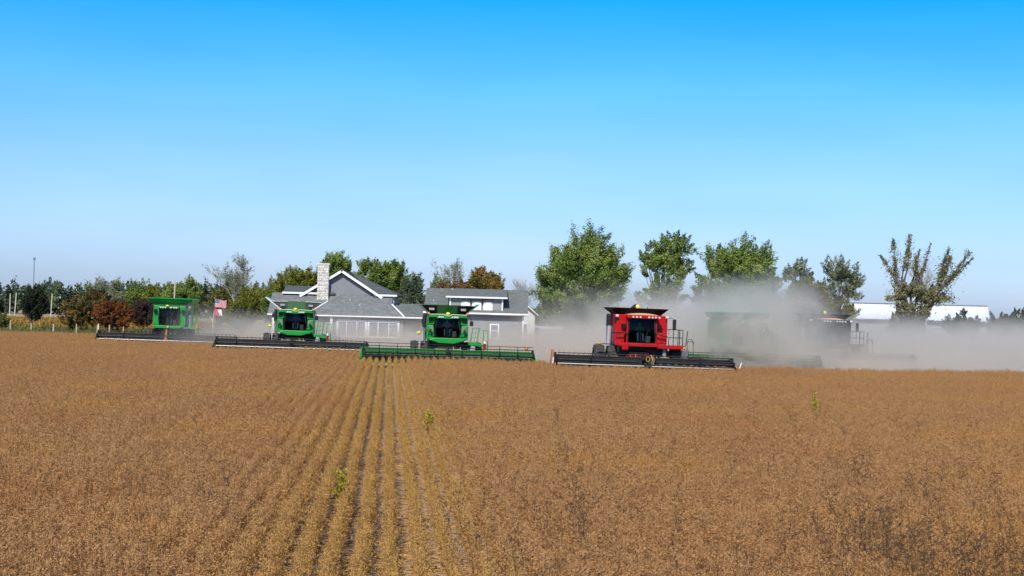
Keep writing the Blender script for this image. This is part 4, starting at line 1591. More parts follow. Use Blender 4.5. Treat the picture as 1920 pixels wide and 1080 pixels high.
# the long white barn: mostly a pale metal roof
bd = 262.0
bn = thing('white_barn', 'long low barn with a white metal roof at the right', 'barn', on(1702, bd, 0), rz=-YAW - R(13.5))
b = MB()
w = 147 * bd / FPX
zt, ze = zat(1702, 571, bd + 7), zat(1702, 600, bd)
b.box(-w + 0.4, w - 0.4, 0.5, 15.5, 0, ze - 0.1)
b.build('wall', M['grey'], bn)
b = MB()
b.hexa([(-w, 0, ze - 0.12), (w, 0, ze - 0.12), (w, 8, zt - 0.12), (-w, 8, zt - 0.12), (-w, 0, ze), (w, 0, ze), (w, 8, zt), (-w, 8, zt)])
b.hexa([(-w, 8, zt - 0.12), (w, 8, zt - 0.12), (w, 16, ze - 0.12), (-w, 16, ze - 0.12), (-w, 8, zt), (w, 8, zt), (w, 16, ze), (-w, 16, ze)])
b.build('roof', M['barn_white'], bn)
b = MB()
b.box(-w, w, 7.8, 8.2, zt - 0.02, zt + 0.14)
b.build('ridge_cap', M['grey_mid'], bn)
b = MB()
b.box(-w, w, -0.18, -0.005, ze - 0.2, ze + 0.02)
b.build('gutter', M['grey_mid'], bn)
for k in range(22):
    b = MB()
    x = -w + 2 * w * (k + 0.5) / 22
    b.hexa([(x - 0.03, 0.02, ze), (x + 0.03, 0.02, ze), (x + 0.03, 7.9, zt - 0.02), (x - 0.03, 7.9, zt - 0.02),
            (x - 0.03, 0.02, ze + 0.05), (x + 0.03, 0.02, ze + 0.05), (x + 0.03, 7.9, zt + 0.03), (x - 0.03, 7.9, zt + 0.03)])
    b.build('roof_seam', M['barn_white'], bn)

# ------------------------------------------------------------------ combine harvesters
def wheel(parent, x, y, r, w, rim='rim_yellow', name='wheel'):
    b = MB()
    n = 28
    prof = [(-w / 2, r * 0.60), (-w / 2, r * 0.86), (-w * 0.42, r * 0.94), (-w * 0.2, r * 0.965), (w * 0.2, r * 0.965), (w * 0.42, r * 0.94), (w / 2, r * 0.86), (w / 2, r * 0.60)]
    b.lathe_x(prof, x, y, r, n)
    for k in range(22):
        for sg in (-1, 1):
            q = 2 * math.pi * (k + (0.5 if sg > 0 else 0)) / 22
            q2 = q + 0.14
            c = []
            for (xx, qq, rr) in ((0.0, q, 0.955), (sg * w * 0.5, q2, 0.90), (sg * w * 0.5, q2 + 0.10, 0.90), (0.0, q + 0.10, 0.955),
                                 (0.0, q, 1.0), (sg * w * 0.5, q2, 0.955), (sg * w * 0.5, q2 + 0.10, 0.955), (0.0, q + 0.10, 1.0)):
                c.append((x + xx, y + r * rr * math.cos(qq), r + r * rr * math.sin(qq)))
            b.hexa(c)
    t = b.build(name, M['tyre'], parent)
    b = MB()
    b.lathe_x([(-w * 0.40, r * 0.60), (-w * 0.36, r * 0.5), (-w * 0.12, r * 0.45), (-w * 0.12, 0.01), (w * 0.12, 0.01), (w * 0.12, r * 0.45), (w * 0.36, r * 0.5), (w * 0.40, r * 0.60)],
              x, y, r, n)
    b.build('rim', M[rim], t)
    return t


def header(parent, W, col, bar, arms, ends, marker=None, tines_up=True, top_bar='silver', reel_z=0.93, reel_r=0.40):
    """Cutting platform with reel; the parent is the combine, these become part and sub-parts."""
    hw = W / 2
    b = MB()
    b.prism_x([(1.35, 0.15), (0.0, 0.22), (0.0, 0.27), (0.9, 0.34), (1.25, 0.55), (1.30, 1.06), (1.42, 1.10), (1.45, 0.2)], -hw, hw)
    h = b.build('header', M[col], parent)
    b = MB()
    b.tube([(-hw, 1.36, 1.12), (hw, 1.36, 1.12)], 0.075, 8)
    b.tube([(-hw, 1.40, 0.72), (hw, 1.40, 0.72)], 0.05, 6)
    b.build('top_beam', M[col], h)
    # auger
    b = MB()
    b.tube([(-hw + 0.1, 0.9, 0.62), (hw - 0.1, 0.9, 0.62)], 0.17, 12)
    b.build('auger_tube', M['dark'], h)
    b = MB()
    n = int(W * 26)
    for sg in (-1, 1):
        prev = None
        for i in range(n // 2 + 1):
            f = i / (n // 2)
            x = sg * (0.5 + f * (hw - 0.7))
            q = f * 2 * math.pi * (W / 2) / 0.55
            p = [(x, 0.9 + r_ * math.cos(q), 0.62 + r_ * math.sin(q)) for r_ in (0.16, 0.30)]
            if prev:
                b.add([prev[0], prev[1], p[1], p[0]], [(0, 1, 2, 3)])
            prev = p
    b.build('auger_flight', M['grey'], h, kind='stuff')
    # cutter bar with guards
    b = MB()
    b.box(-hw, hw, -0.06, 0.02, 0.2, 0.25)
    x = -hw + 0.04
    while x < hw:
        b.add([(x - 0.02, -0.05, 0.2), (x + 0.02, -0.05, 0.2), (x, -0.2, 0.19), (x, -0.05, 0.24)], [(0, 1, 2), (0, 2, 3), (1, 3, 2)])
        x += 0.0762 * 2
    b.build('cutter_bar', M['steel'], h)
    # reel
    yc, zc, r = 0.05, reel_z, reel_r
    b = MB()
    b.tube([(-hw + 0.15, yc, zc), (hw - 0.15, yc, zc)], 0.085, 10)
    rl = b.build('reel_tube', M['black'], h)
    nb = 6
    for k in range(nb):
        q = 2 * math.pi * k / nb + 0.62
        by, bz = yc + r * math.cos(q), zc + r * math.sin(q)
        b = MB()
        b.tube([(-hw + 0.15, by, bz), (hw - 0.15, by, bz)], 0.028, 6)
        front = by < yc + 0.05
        b.build('reel_bat', M[bar if (k == 3 and bar != 'black') else 'dark'], h)
        b = MB()
        x = -hw + 0.25
        while x < hw - 0.2:
            up = tines_up and bz > zc + r * 0.5
            b.tube([(x, by, bz + (0.17 if up else 0)), (x, by + 0.03, bz - (0.02 if up else 0.19))], [0.009, 0.009] if up else 0.009, 3, cap=False)
            if up:
                b.tube([(x, by, bz), (x, by + 0.04, bz - 0.15)], 0.008, 3, cap=False)
            x += 0.30 if up else 0.22
        b.build('reel_tines', M['dark'], h, kind='stuff')
    for ax_ in arms:
        b = MB()
        for k in range(nb):
            q = 2 * math.pi * k / nb + 0.62
            b.tube([(ax_, yc, zc), (ax_, yc + r * math.cos(q), zc + r * math.sin(q))], 0.022, 5)
            q2 = q + 2 * math.pi / nb
            b.tube([(ax_, yc + r * 0.8 * math.cos(q), zc + r * 0.8 * math.sin(q)), (ax_, yc + r * 0.8 * math.cos(q2), zc + r * 0.8 * math.sin(q2))], 0.014, 4)
        b.build('reel_spider', M['black'], h)
    # reel arms and end shields
    for sg in (-1, 1):
        xe = sg * (hw + 0.02)
        b = MB()
        b.prism_x([(1.45, 0.15), (-0.25, 0.12), (-0.85, 0.10), (-0.25, 0.42), (0.2, 0.75), (0.9, 1.1), (1.45, 1.15)], xe - 0.05, xe + 0.05)
        b.build('end_shield', M[ends[0] if sg < 0 else ends[1]], h, bevel=0.02)
        b = MB()
        b.add([(xe - 0.14, -0.2, 0.12), (xe + 0.14, -0.2, 0.12), (xe, -1.25, 0.08), (xe - 0.10, -0.2, 0.66), (xe + 0.10, -0.2, 0.66), (xe, -0.6, 0.58),
               (xe - 0.05, 0.5, 0.9), (xe + 0.05, 0.5, 0.9)],
              [(0, 2, 1), (0, 3, 5, 2), (1, 2, 5, 4), (3, 6, 7, 4), (3, 4, 5), (0, 1, 4, 3)])
        b.build('crop_divider', M[ends[0] if sg < 0 else ends[1]], h, bevel=0.02)
        b = MB()
        b.tube([(xe - sg * 0.1, 1.4, 1.2), (xe - sg * 0.1, 0.7, 1.28), (xe - sg * 0.1, yc, zc)], 0.05, 6)
        b.box(xe - sg * 0.1 - 0.06, xe - sg * 0.1 + 0.06, yc - 0.16, yc + 0.16, zc - 0.16, zc + 0.16)
        b.tube([(xe - sg * 0.1, 0.25, 1.0), (xe - sg * 0.1, 0.3, zc + r + 0.02)], 0.04, 6)
        b.build('reel_arm', M['black'], h, bevel=0.01)
    # centre drive
    b = MB()
    b.tube([(0, 1.4, 1.22), (0, 0.6, 1.32), (0, yc, zc)], 0.06, 6)
    b.box(-0.14, 0.14, yc - 0.2, yc + 0.2, zc - 0.22, zc + 0.2)
    b.tube([(0.2, 1.3, 1.2), (0.22, 0.6, 1.38), (0.12, yc - 0.1, zc + 0.15)], 0.02, 5)
    b.tube([(-0.2, 1.3, 1.2), (-0.2, 0.7, 1.42), (-0.1, yc - 0.1, zc + 0.15)], 0.02, 5)
    b.build('centre_drive', M['black'], h, bevel=0.015)
    return h


def person_mesh(name, shirt, trousers):
    """Seated driver facing -y, one continuous skinned body; the pelvis at the origin."""
    V, E, Rr = [], [], []

    def v(p, r, par=None):
        V.append(p)
        Rr.append(r)
        if par is not None:
            E.append((par, len(V) - 1))
        return len(V) - 1
    pel = v((0, 0, 0.08), 0.15)
    ab = v((0, 0.03, 0.25), 0.13, pel)
    chs = v((0, 0.04, 0.43), 0.155, ab)
    nk = v((0, 0.02, 0.58), 0.06, chs)
    hd = v((0, 0.0, 0.66), 0.085, nk)
    hd2 = v((0, -0.01, 0.76), 0.098, hd)
    v((0, -0.005, 0.85), 0.06, hd2)
    v((0, -0.105, 0.71), 0.018, hd)          # nose
    for s in (-1, 1):
        e = v((s * 0.10, 0.0, 0.72), 0.016, hd2)
        sh = v((s * 0.19, 0.03, 0.50), 0.062, chs)
        el = v((s * 0.26, -0.10, 0.26), 0.048, sh)
        wr = v((s * 0.17, -0.34, 0.30), 0.030, el)
        pm = v((s * 0.15, -0.41, 0.32), 0.034, wr)
        for k, (dx, ln) in enumerate(((-0.03, 0.06), (-0.01, 0.07), (0.01, 0.065), (0.03, 0.05))):
            f1 = v((s * 0.15 + dx, -0.45, 0.335), 0.010, pm)
            v((s * 0.15 + dx, -0.45 - ln * 0.5, 0.31), 0.009, f1)
        th = v((s * 0.11, -0.42, 0.35), 0.011, pm)
        v((s * 0.10, -0.45, 0.37), 0.009, th)
        hp = v((s * 0.10, -0.04, 0.06), 0.10, pel)
        kn = v((s * 0.17, -0.46, 0.10), 0.070, hp)
        an = v((s * 0.16, -0.58, -0.32), 0.045, kn)
        v((s * 0.17, -0.74, -0.38), 0.038, an)
    me = bpy.data.meshes.new(name)
    me.from_pydata(V, E, [])
    o = bpy.data.objects.new(name + '_rig', me)
    C.objects.link(o)
    sk = o.modifiers.new('skin', 'SKIN')
    sk.use_smooth_shade = True
    for i, r in enumerate(Rr):
        me.skin_vertices[0].data[i].radius = (r, r)
        me.skin_vertices[0].data[i].use_root = (i == 0)
    su = o.modifiers.new('sub', 'SUBSURF')
    su.levels = su.render_levels = 1
    bpy.context.view_layer.update()
    dg = bpy.context.evaluated_depsgraph_get()
    m2 = bpy.data.meshes.new_from_object(o.evaluated_get(dg))
    bpy.data.objects.remove(o)
    for m in (shirt, trousers, M['skin'], M['hair'], M['dark']):
        m2.materials.append(m)
    idx = []
    for p in m2.polygons:
        c = p.center
        if c.z > 0.60:
            idx.append(3 if (c.z > 0.80 or (c.y > 0.03 and c.z > 0.68)) else 2)
        elif c.y < -0.36 and c.z > 0.24:
            idx.append(2)
        elif c.z < -0.34:
            idx.append(4)
        elif c.z < 0.16:
            idx.append(1)
        else:
            idx.append(0)
    m2.polygons.foreach_set('material_index', idx)
    m2.name = name
    return m2


def driver(cmb, x, y, z, label, shirt, trousers):
    me = person_mesh('person', shirt, trousers)
    o = link_mesh('person', me)
    M4 = cmb.matrix_basis if False else (Matrix.Translation(cmb.location) @ cmb.rotation_euler.to_matrix().to_4x4())
    o.matrix_world = M4 @ Matrix.Translation((x, y, z))
    tag(o, label, 'person', 'drivers in the combine cabs')
    return o


def ladder(parent, x0, x1, y, z0, z1, mat, topw=None, name='ladder', steps=5, flare=0.0):
    b = MB()
    for x in (x0, x1):
        b.tube([(x, y - 0.25, z0), (x + flare, y, z1 - 0.25), (x + flare, y + 0.1, z1)], 0.028, 6)
    b.tube([(x0 + flare, y + 0.1, z1), (x1 + flare, y + 0.1, z1)], 0.025, 6)
    o = b.build(name, M[mat], parent)
    for k in range(steps):
        f = (k + 0.3) / steps
        zz = z0 + (z1 - z0) * f * 0.62
        b = MB()
        b.box(x0, x1, y - 0.28, y - 0.1, zz, zz + 0.04)
        b.build('step', M[mat], o)
    return o


def railing(parent, x0, x1, y0, y1, z0, z1, mat, bars=2, posts=3, slant=0.0, r=0.022):
    b = MB()
    b.tube([(x0, y0, z0), (x0 + slant, y0, z1), (x1 + slant, y0, z1), (x1, y0, z0)], r, 6)
    b.tube([(x1, y0, z0), (x1 + slant, y0, z1), (x1 + slant, y1, z1), (x1, y1, z0)], r, 6)
    b.tube([(x0, y1, z0), (x0 + slant, y1, z1), (x1 + slant, y1, z1)], r, 6)
    for k in range(1, bars + 1):
        f = k / (bars + 1)
        z = z0 + (z1 - z0) * f
        b.tube([(x0 + slant * f, y0, z), (x1 + slant * f, y0, z), (x1 + slant * f, y1, z)], r * 0.8, 5)
    for k in range(1, posts):
        x = x0 + (x1 - x0) * k / posts
        b.tube([(x, y0, z0), (x + slant, y0, z1)], r * 0.8, 5)
    return b.build('railing', M[mat], parent)


def mirror(parent, x, y, z0, z1, ax, az, mat='dark'):
    b = MB()
    b.tube([(ax, y + 0.1, az), ((ax + x) / 2, y, az + 0.05), (x, y, z1 + 0.04), (x, y, z0 + 0.05)], 0.025, 6)
    b.build('mirror_arm', M['dark'], parent)
    b = MB()
    b.box(x - 0.12, x + 0.12, y - 0.05, y + 0.06, z0, z1)
    m = b.build('mirror', M[mat], parent, bevel=0.04)
    b = MB()
    b.box(x - 0.09, x + 0.09, y + 0.062, y + 0.066, z0 + 0.04, z1 - 0.04)
    b.build('mirror_glass', M['mirror'], m)


def cab(parent, zf, zt, wb, wm, wt, y0, frame, tint='cab_glass', depth=1.7):
    """Glazed cab: floor, back wall, roof slab, pillars, windshield, side glass, seat and console."""
    zm = zf + (zt - zf) * 0.45
    b = MB()
    b.prism_y([(-wb, zf - 0.08), (wb, zf - 0.08), (wb, zf), (-wb, zf)], y0, y0 + depth)
    b.prism_y([(-wm, zf), (wm, zf), (wm, zt), (-wm, zt)], y0 + depth - 0.06, y0 + depth)
    b.prism_y([(-wt - 0.05, zt), (wt + 0.05, zt), (wt + 0.05, zt + 0.06), (-wt - 0.05, zt + 0.06)], y0 - 0.1, y0 + depth)
    c = b.build('cab', M[frame], parent)
    for s in (-1, 1):
        b = MB()
        b.tube([(s * wb, y0 + 0.02, zf), (s * wm, y0 - 0.12, zm), (s * wt, y0, zt)], 0.045, 6)
        b.build('pillar', M['black'], c)
        b = MB()
        b.tube([(s * wb, y0 + depth - 0.1, zf), (s * wm, y0 + depth - 0.1, zt)], 0.05, 6)
        b.build('pillar', M['black'], c)
    # curved windshield
    b = MB()
    rows = [(wb, zf, 0.02), (wm, zm, -0.12), (wt, zt, 0.0)]
    n = 8
    vs = []
    for (w, z, dy) in rows:
        for i in range(n + 1):
            u = -1 + 2 * i / n
            vs.append((w * u, y0 + dy - 0.14 * (1 - u * u), z))
    fs = [(r_ * (n + 1) + i, r_ * (n + 1) + i + 1, (r_ + 1) * (n + 1) + i + 1, (r_ + 1) * (n + 1) + i) for r_ in range(2) for i in range(n)]
    b.add(vs, fs)
    b.build('windshield', M[tint], c, smooth=True)
    for s in (-1, 1):
        b = MB()
        b.add([(s * wb, y0 + 0.05, zf), (s * wb, y0 + depth - 0.1, zf), (s * wm, y0 + depth - 0.1, zt), (s * wt, y0 + 0.05, zt), (s * wm, y0 - 0.08, zm)], [(0, 1, 2, 3, 4)])
        b.build('side_glass', M[tint], c)
    b = MB()
    b.box(-0.27, 0.27, y0 + 0.75, y0 + 1.25, zf + 0.36, zf + 0.48)
    b.box(-0.25, 0.25, y0 + 1.22, y0 + 1.36, zf + 0.44, zf + 1.1)
    b.box(-0.15, 0.15, y0 + 0.85, y0 + 1.15, zf, zf + 0.36)
    b.build('seat', M['dark'], c, bevel=0.03)
    b = MB()
    b.tube([(0, y0 + 0.28, zf), (0, y0 + 0.42, zf + 0.68)], 0.05, 6)
    for k in range(12):
        q, q2 = 2 * math.pi * k / 12, 2 * math.pi * (k + 1) / 12
        b.tube([(0.2 * math.cos(q), y0 + 0.42 - 0.08 * math.sin(q), zf + 0.70 + 0.17 * math.sin(q)),
                (0.2 * math.cos(q2), y0 + 0.42 - 0.08 * math.sin(q2), zf + 0.70 + 0.17 * math.sin(q2))], 0.016, 4, cap=False)
    b.build('steering_column', M['dark'], c)
    b = MB()
    b.box(0.33, 0.62 if wb > 0.66 else 0.5, y0 + 0.3, y0 + 0.9, zf + 0.02, zf + 0.42)
    b.build('armrest_console', M['grey_mid'], c, bevel=0.03)
    return c


def lights(parent, xs, z, y, r=0.055):
    for x in xs:
        b = MB()
        b.tube([(x, y, z), (x, y - 0.05, z - 0.005)], r, 10)
        o = b.build('work_light', M['lens'], parent)


def sts_combine(label, px, d, group, dx=0.0, tilt=0.008, has_driver=None, pale=False, head=True, arms=None):
    """Older green machine with a closed wide hopper lid."""
    t = thing('combine_harvester', label, 'combine harvester', on(px, d, 0), group=group, tilt=tilt)
    G = M['green']
    y0 = 3.2
    b = MB()
    # main body behind the cab
    b.box(dx - 1.25, dx + 1.25, y0 + 1.75, y0 + 6.4, 1.55, 3.55)
    b.build('body', G, t, bevel=0.05)
    b = MB()
    b.prism_y([(dx - 1.33, 3.44), (dx + 1.28, 3.44), (dx + 1.45, 3.70), (dx - 1.5, 3.70)], y0 + 0.5, y0 + 4.6)
    b.build('grain_tank', M['green_dark'], t)
    b = MB()
    b.hexa([(dx - 1.55, y0 + 0.35, 3.70), (dx + 1.72, y0 + 0.35, 3.70), (dx + 1.72, y0 + 4.8, 3.70), (dx - 1.55, y0 + 4.8, 3.70),
            (dx - 1.84, y0 + 0.05, 4.02), (dx + 1.90, y0 + 0.05, 4.02), (dx + 1.90, y0 + 5.0, 4.02), (dx - 1.84, y0 + 5.0, 4.02)])
    b.hexa([(dx - 1.84, y0 + 0.05, 4.021), (dx + 1.90, y0 + 0.05, 4.021), (dx + 1.90, y0 + 5.0, 4.021), (dx - 1.84, y0 + 5.0, 4.021),
            (dx - 1.62, y0 + 0.3, 4.09), (dx + 1.7, y0 + 0.3, 4.09), (dx + 1.7, y0 + 4.8, 4.09), (dx - 1.62, y0 + 4.8, 4.09)])
    b.build('hopper_lid', G, t, bevel=0.02)
    cb = cab(t, 1.87, 3.22, 0.74, 0.78, 0.76, y0, 'dark')
    cb.location.x = dx
    b = MB()
    b.hexa([(dx - 0.84, y0 - 0.22, 3.27), (dx + 0.84, y0 - 0.22, 3.27), (dx + 0.84, y0 + 1.9, 3.27), (dx - 0.84, y0 + 1.9, 3.27),
            (dx - 0.80, y0 - 0.15, 3.42), (dx + 0.80, y0 - 0.15, 3.42), (dx + 0.80, y0 + 1.9, 3.44), (dx - 0.80, y0 + 1.9, 3.44)])
    rf = b.build('cab_roof', G, t, bevel=0.04)
    lights(rf, [dx - 0.62, dx - 0.44, dx - 0.25, dx + 0.2, dx + 0.44, dx + 0.62], 3.29, y0 - 0.22, 0.05)
    b = MB()
    b.ball((dx - 0.1, y0 - 0.2, 3.44), 0.14, 10, 0.7)
    b.build('receiver_dome', M['yellow'], t, smooth=True)
    for s, xa, xb in ((-1, -1.33, -0.79), (1, 0.79, 1.33)):
        b = MB()
        b.prism_y([(dx + xa, 1.86), (dx + xb, 1.86), (dx + xb, 3.44), (dx + xa + (0.06 if s < 0 else 0), 3.46)], y0 + 0.28, y0 + 1.76)
        b.build('front_panel', G, t, bevel=0.04)
        b = MB()
        b.box(dx + xa + 0.02, dx + xb - 0.02, y0 + 0.262, y0 + 0.279, 2.60, 2.615)
        b.build('panel_seam', M['green_dark'], t)
    b = MB()
    b.prism_y([(dx - 1.0, 1.62), (dx + 0.9, 1.62), (dx + 1.33, 1.85), (dx - 1.33, 1.85)], y0 - 0.05, y0 + 0.6)
    b.build('cab_sill', G, t, bevel=0.03)
    b = MB()
    b.ball((dx - 0.02, y0 - 0.1, 1.72), 0.09, 8)
    b.build('front_lamp', M['yellow'], t, smooth=True)
    machine_base(t, dx, y0, [(-1.62, 0.52), (-1.05, 0.4), (1.10, 0.45), (1.72, 0.5)], 0.80, 1.6)
    b = MB()
    b.box(dx + 1.2, dx + 2.35, y0 - 0.05, y0 + 1.2, 1.62, 1.74)
    b.build('platform', G, t, bevel=0.02)
    b = MB()
    b.box(dx + 1.36, dx + 1.66, y0 + 0.9, y0 + 1.3, 1.75, 2.72)
    b.build('door_glass', M['window_glass'], t)
    railing(t, dx + 1.78, dx + 2.2, y0, y0 + 1.0, 1.74, 2.72, 'green', 1, 2, r=0.018)
    ladder(t, dx + 2.36, dx + 2.5, y0 + 0.1, 0.9, 2.7, 'green', flare=-0.14)
    b = MB()
    b.tube([(dx + 2.32, y0 - 0.05, 1.7), (dx + 2.32, y0 - 0.05, 2.05)], 0.08, 8)
    b.build('fire_extinguisher', M['amber'], t)
    b = MB()
    b.tube([(dx + 1.5, y0 + 0.8, 3.1), (dx + 1.62, y0 + 0.6, 3.42)], 0.12, 8)
    b.build('side_lamp', M['grey'], t, bevel=0.02)
    mirror(t, dx + 1.62, y0 + 0.0, 2.75, 3.1, dx + 1.3, 3.3)
    if head:
        hd = header(t, 10.9, 'black', 'silver', arms or [-3.3, 1.6, 3.9], ('black', 'black'))
        b = MB()
        b.tube([(0.02, -0.2, 0.5), (0.05, -0.05, 1.62)], [0.16, 0.05], 7)
        b.build('straw_wrap', M['orange_tan'], hd)
        b = MB()
        b.box(-5.35, -5.27, 0.1, 0.15, 1.4, 1.85)
        b.build('marker_post', M['cream'], hd)
    return t


def machine_base(t, dx, y0, wheels, r, zb, rim='rim_yellow', pile=True):
    """Dark underside, feeder house, axle, wheels and rear."""
    b = MB()
    b.prism_x([(1.4, 0.35), (y0 + 0.9, 1.15), (y0 + 0.9, 1.6), (1.4, 1.0)], dx * 0.5 - 0.62, dx * 0.5 + 0.62)
    b.build('feeder_house', M['black'], t, bevel=0.02)
    b = MB()
    b.box(dx - 1.2, dx + 1.2, y0 + 0.6, y0 + 5.6, 0.9, zb)
    b.tube([(dx - 2.4, y0 + 1.3, 0.85), (dx + 2.4, y0 + 1.3, 0.85)], 0.14, 8)
    b.build('chassis', M['black'], t)
    for x, w in wheels:
        wheel(t, dx + x, y0 + 1.3, r, w, rim)
    for s in (-1, 1):
        wheel(t, dx + s * 1.15, y0 + 5.4, 0.6, 0.42, rim, 'rear_wheel')
    b = MB()
    b.hexa([(dx - 1.1, y0 + 6.0, 1.0), (dx + 1.1, y0 + 6.0, 1.0), (dx + 1.0, y0 + 7.3, 1.0), (dx - 1.0, y0 + 7.3, 1.0),
            (dx - 1.15, y0 + 6.0, 3.2), (dx + 1.15, y0 + 6.0, 3.2), (dx + 1.0, y0 + 6.7, 2.9), (dx - 1.0, y0 + 6.7, 2.9)])
    b.build('rear_hood', M['green'] if rim == 'rim_yellow' else M['red'], t, bevel=0.05)
    # wiper, handles and vents
    b = MB()
    b.tube([(dx + 0.05, y0 - 0.3, 1.98), (dx + 0.30, y0 - 0.32, 2.62)], 0.012, 4)
    b.tube([(dx + 0.22, y0 - 0.325, 2.35), (dx + 0.40, y0 - 0.33, 2.95)], 0.016, 4)
    b.build('wiper', M['dark'], t)
    for s in (-1, 1):
        b = MB()
        for k in range(5):
            b.box(dx + s * 1.12 - 0.14, dx + s * 1.12 + 0.14, y0 - 0.0, y0 + 0.245, 2.94 + 0.05 * k, 2.96 + 0.05 * k)
        b.build('vent_grille', M['dark'], t)
        b = MB()
        b.tube([(dx + s * 1.24, y0 - 0.02, 2.0), (dx + s * 1.24, y0 - 0.08, 2.04), (dx + s * 1.24, y0 - 0.08, 2.26), (dx + s * 1.24, y0 - 0.02, 2.3)], 0.016, 5)
        b.build('grab_handle', M['dark'], t)
    # hydraulic hoses and small parts under the cab
    rs = np.random.default_rng(int(abs(dx) * 100) + len(wheels))
    b = MB()
    for k in range(9):
        x = dx - 0.9 + 1.8 * rs.random()
        z = rs.uniform(1.05, 1.35)
        b.tube([(x, 2.2, z), (x + rs.normal(0, 0.1), 1.9, z - 0.2), (x + rs.normal(0, 0.2), 2.0, z - 0.4)], 0.022, 5)
    b.build('hoses', M['silver'], t)


def s_combine(label, px, d, group, dx, wing, inner, header_col, k=1.0, tilt=0.008, arms=None, bar='black', left_post=True, dusty=False):
    """Newer green machine with open flared hopper."""
    t = thing('combine_harvester', label, 'combine harvester', on(px, d, 0), group=group, tilt=tilt)
    G = M['green']
    y0 = 3.2
    b = MB()
    b.box(dx - 1.2, dx + 1.2, y0 + 1.75, y0 + 6.4, 1.55, 3.4)
    b.build('body', G, t, bevel=0.06)
    # hopper: inner box panels and four flared covers
    zb, zt = 3.42, 4.02
    hp = MB()
    hp.prism_y([(dx - 1.15, zb), (dx + 1.15, zb), (dx + 1.62, zt), (dx - 1.62, zt)], y0 + 3.9, y0 + 4.0)
    tank = hp.build('hopper_back', M['green_dark'] if wing != 'cream' else M['green_pale'], t)
    b = MB()
    b.hexa([(dx - 0.66, y0 + 1.3, zb + 0.02), (dx + 0.66, y0 + 1.3, zb + 0.02), (dx + 0.66, y0 + 1.36, zb + 0.02), (dx - 0.66, y0 + 1.36, zb + 0.02),
            (dx - 0.68, y0 + 0.95, zt + 0.04), (dx + 0.68, y0 + 0.95, zt + 0.04), (dx + 0.68, y0 + 1.01, zt + 0.04), (dx - 0.68, y0 + 1.01, zt + 0.04)])
    b.build('hopper_front_panel', M[inner], t)
    for s in (-1, 1):
        b = MB()
        # dark cloth corner between the front panel and the wing
        b.add([(dx + s * 0.66, y0 + 1.33, zb), (dx + s * 1.2, y0 + 1.45, zb), (dx + s * 1.85, y0 + 1.25, zt - 0.02), (dx + s * 0.68, y0 + 1.0, zt),
               (dx + s * 0.66, y0 + 1.36, zb), (dx + s * 1.2, y0 + 1.48, zb), (dx + s * 1.85, y0 + 1.28, zt - 0.02), (dx + s * 0.68, y0 + 1.03, zt)],
              [(0, 1, 2, 3), (7, 6, 5, 4), (0, 4, 5, 1), (1, 5, 6, 2), (2, 6, 7, 3), (3, 7, 4, 0)])
        c = b.build('hopper_corner', M['rust_black'] if wing != 'cream' else M['grey_mid'], t)
        b = MB()
        b.box(dx + s * 1.05 - 0.17, dx + s * 1.05 + 0.17, y0 + 1.10, y0 + 1.16, zb + 0.28, zb + 0.42)
        b.build('hopper_window', M['grey'], c)
        b = MB()
        b.tube([(dx + s * 0.68, y0 + 0.97, zt + 0.03), (dx + s * 1.86, y0 + 1.23, zt)], 0.022, 5)
        b.build('hopper_edge', M['cream' if wing == 'cream' else 'green_dark'], c)
        b = MB()
        # wing plate
        z2 = 4.30 if s < 0 else 4.16
        wx = 2.30 if wing == 'cream' else 2.08
        b.hexa([(dx + s * 1.18, y0 + 1.4, zb), (dx + s * 1.22, y0 + 1.4, zb), (dx + s * 1.22, y0 + 3.9, zb), (dx + s * 1.18, y0 + 3.9, zb),
                (dx + s * (wx - 0.03), y0 + 1.1, z2), (dx + s * (wx + 0.03), y0 + 1.1, z2), (dx + s * (wx + 0.03), y0 + 4.1, z2), (dx + s * (wx - 0.03), y0 + 4.1, z2)])
        w = b.build('hopper_wing', M['green' if wing != 'cream' else 'silver'], t)
        b = MB()
        b.tube([(dx + s * 1.18, y0 + 1.38, zb), (dx + s * (wx + 0.02), y0 + 1.08, z2)], 0.05 if wing == 'cream' else 0.034, 6)
        b.build('wing_rim', M['white'] if wing == 'cream' else M['green_pale'], w)
    # cab
    cb = cab(t, 1.92, 3.16, 0.74, 0.82, 0.68, y0, 'dark')
    cb.location.x = dx
    b = MB()
    b.prism_y([(dx - 1.28, 3.22), (dx - 0.78, 3.24), (dx - 0.7, 3.17), (dx - 0.15, 3.15), (dx + 0.15, 3.15), (dx + 0.7, 3.17), (dx + 0.78, 3.24),
               (dx + 1.28, 3.22), (dx + 1.2, 3.40), (dx, 3.46), (dx - 1.2, 3.40)], y0 - 0.25, y0 + 1.9)
    rf = b.build('cab_roof', G, t, bevel=0.03)
    b = MB()
    b.tube([(dx - 1.22, y0 - 0.26, 3.42), (dx - 0.25, y0 - 0.28, 3.44), (dx - 0.14, y0 - 0.3, 3.34), (dx + 0.14, y0 - 0.3, 3.34), (dx + 0.25, y0 - 0.28, 3.44), (dx + 1.22, y0 - 0.26, 3.42)],
           0.028, 6)
    b.build('roof_trim', M['cream'], rf)
    lights(rf, [dx - 0.58, dx - 0.46, dx - 0.33, dx + 0.28, dx + 0.42, dx + 0.52, dx + 0.62], 3.27, y0 - 0.26, 0.055)
    b = MB()
    b.ball((dx, y0 - 0.22, 3.47), 0.16, 12, 0.75)
    b.build('receiver_dome', M['yellow'], t, smooth=True)
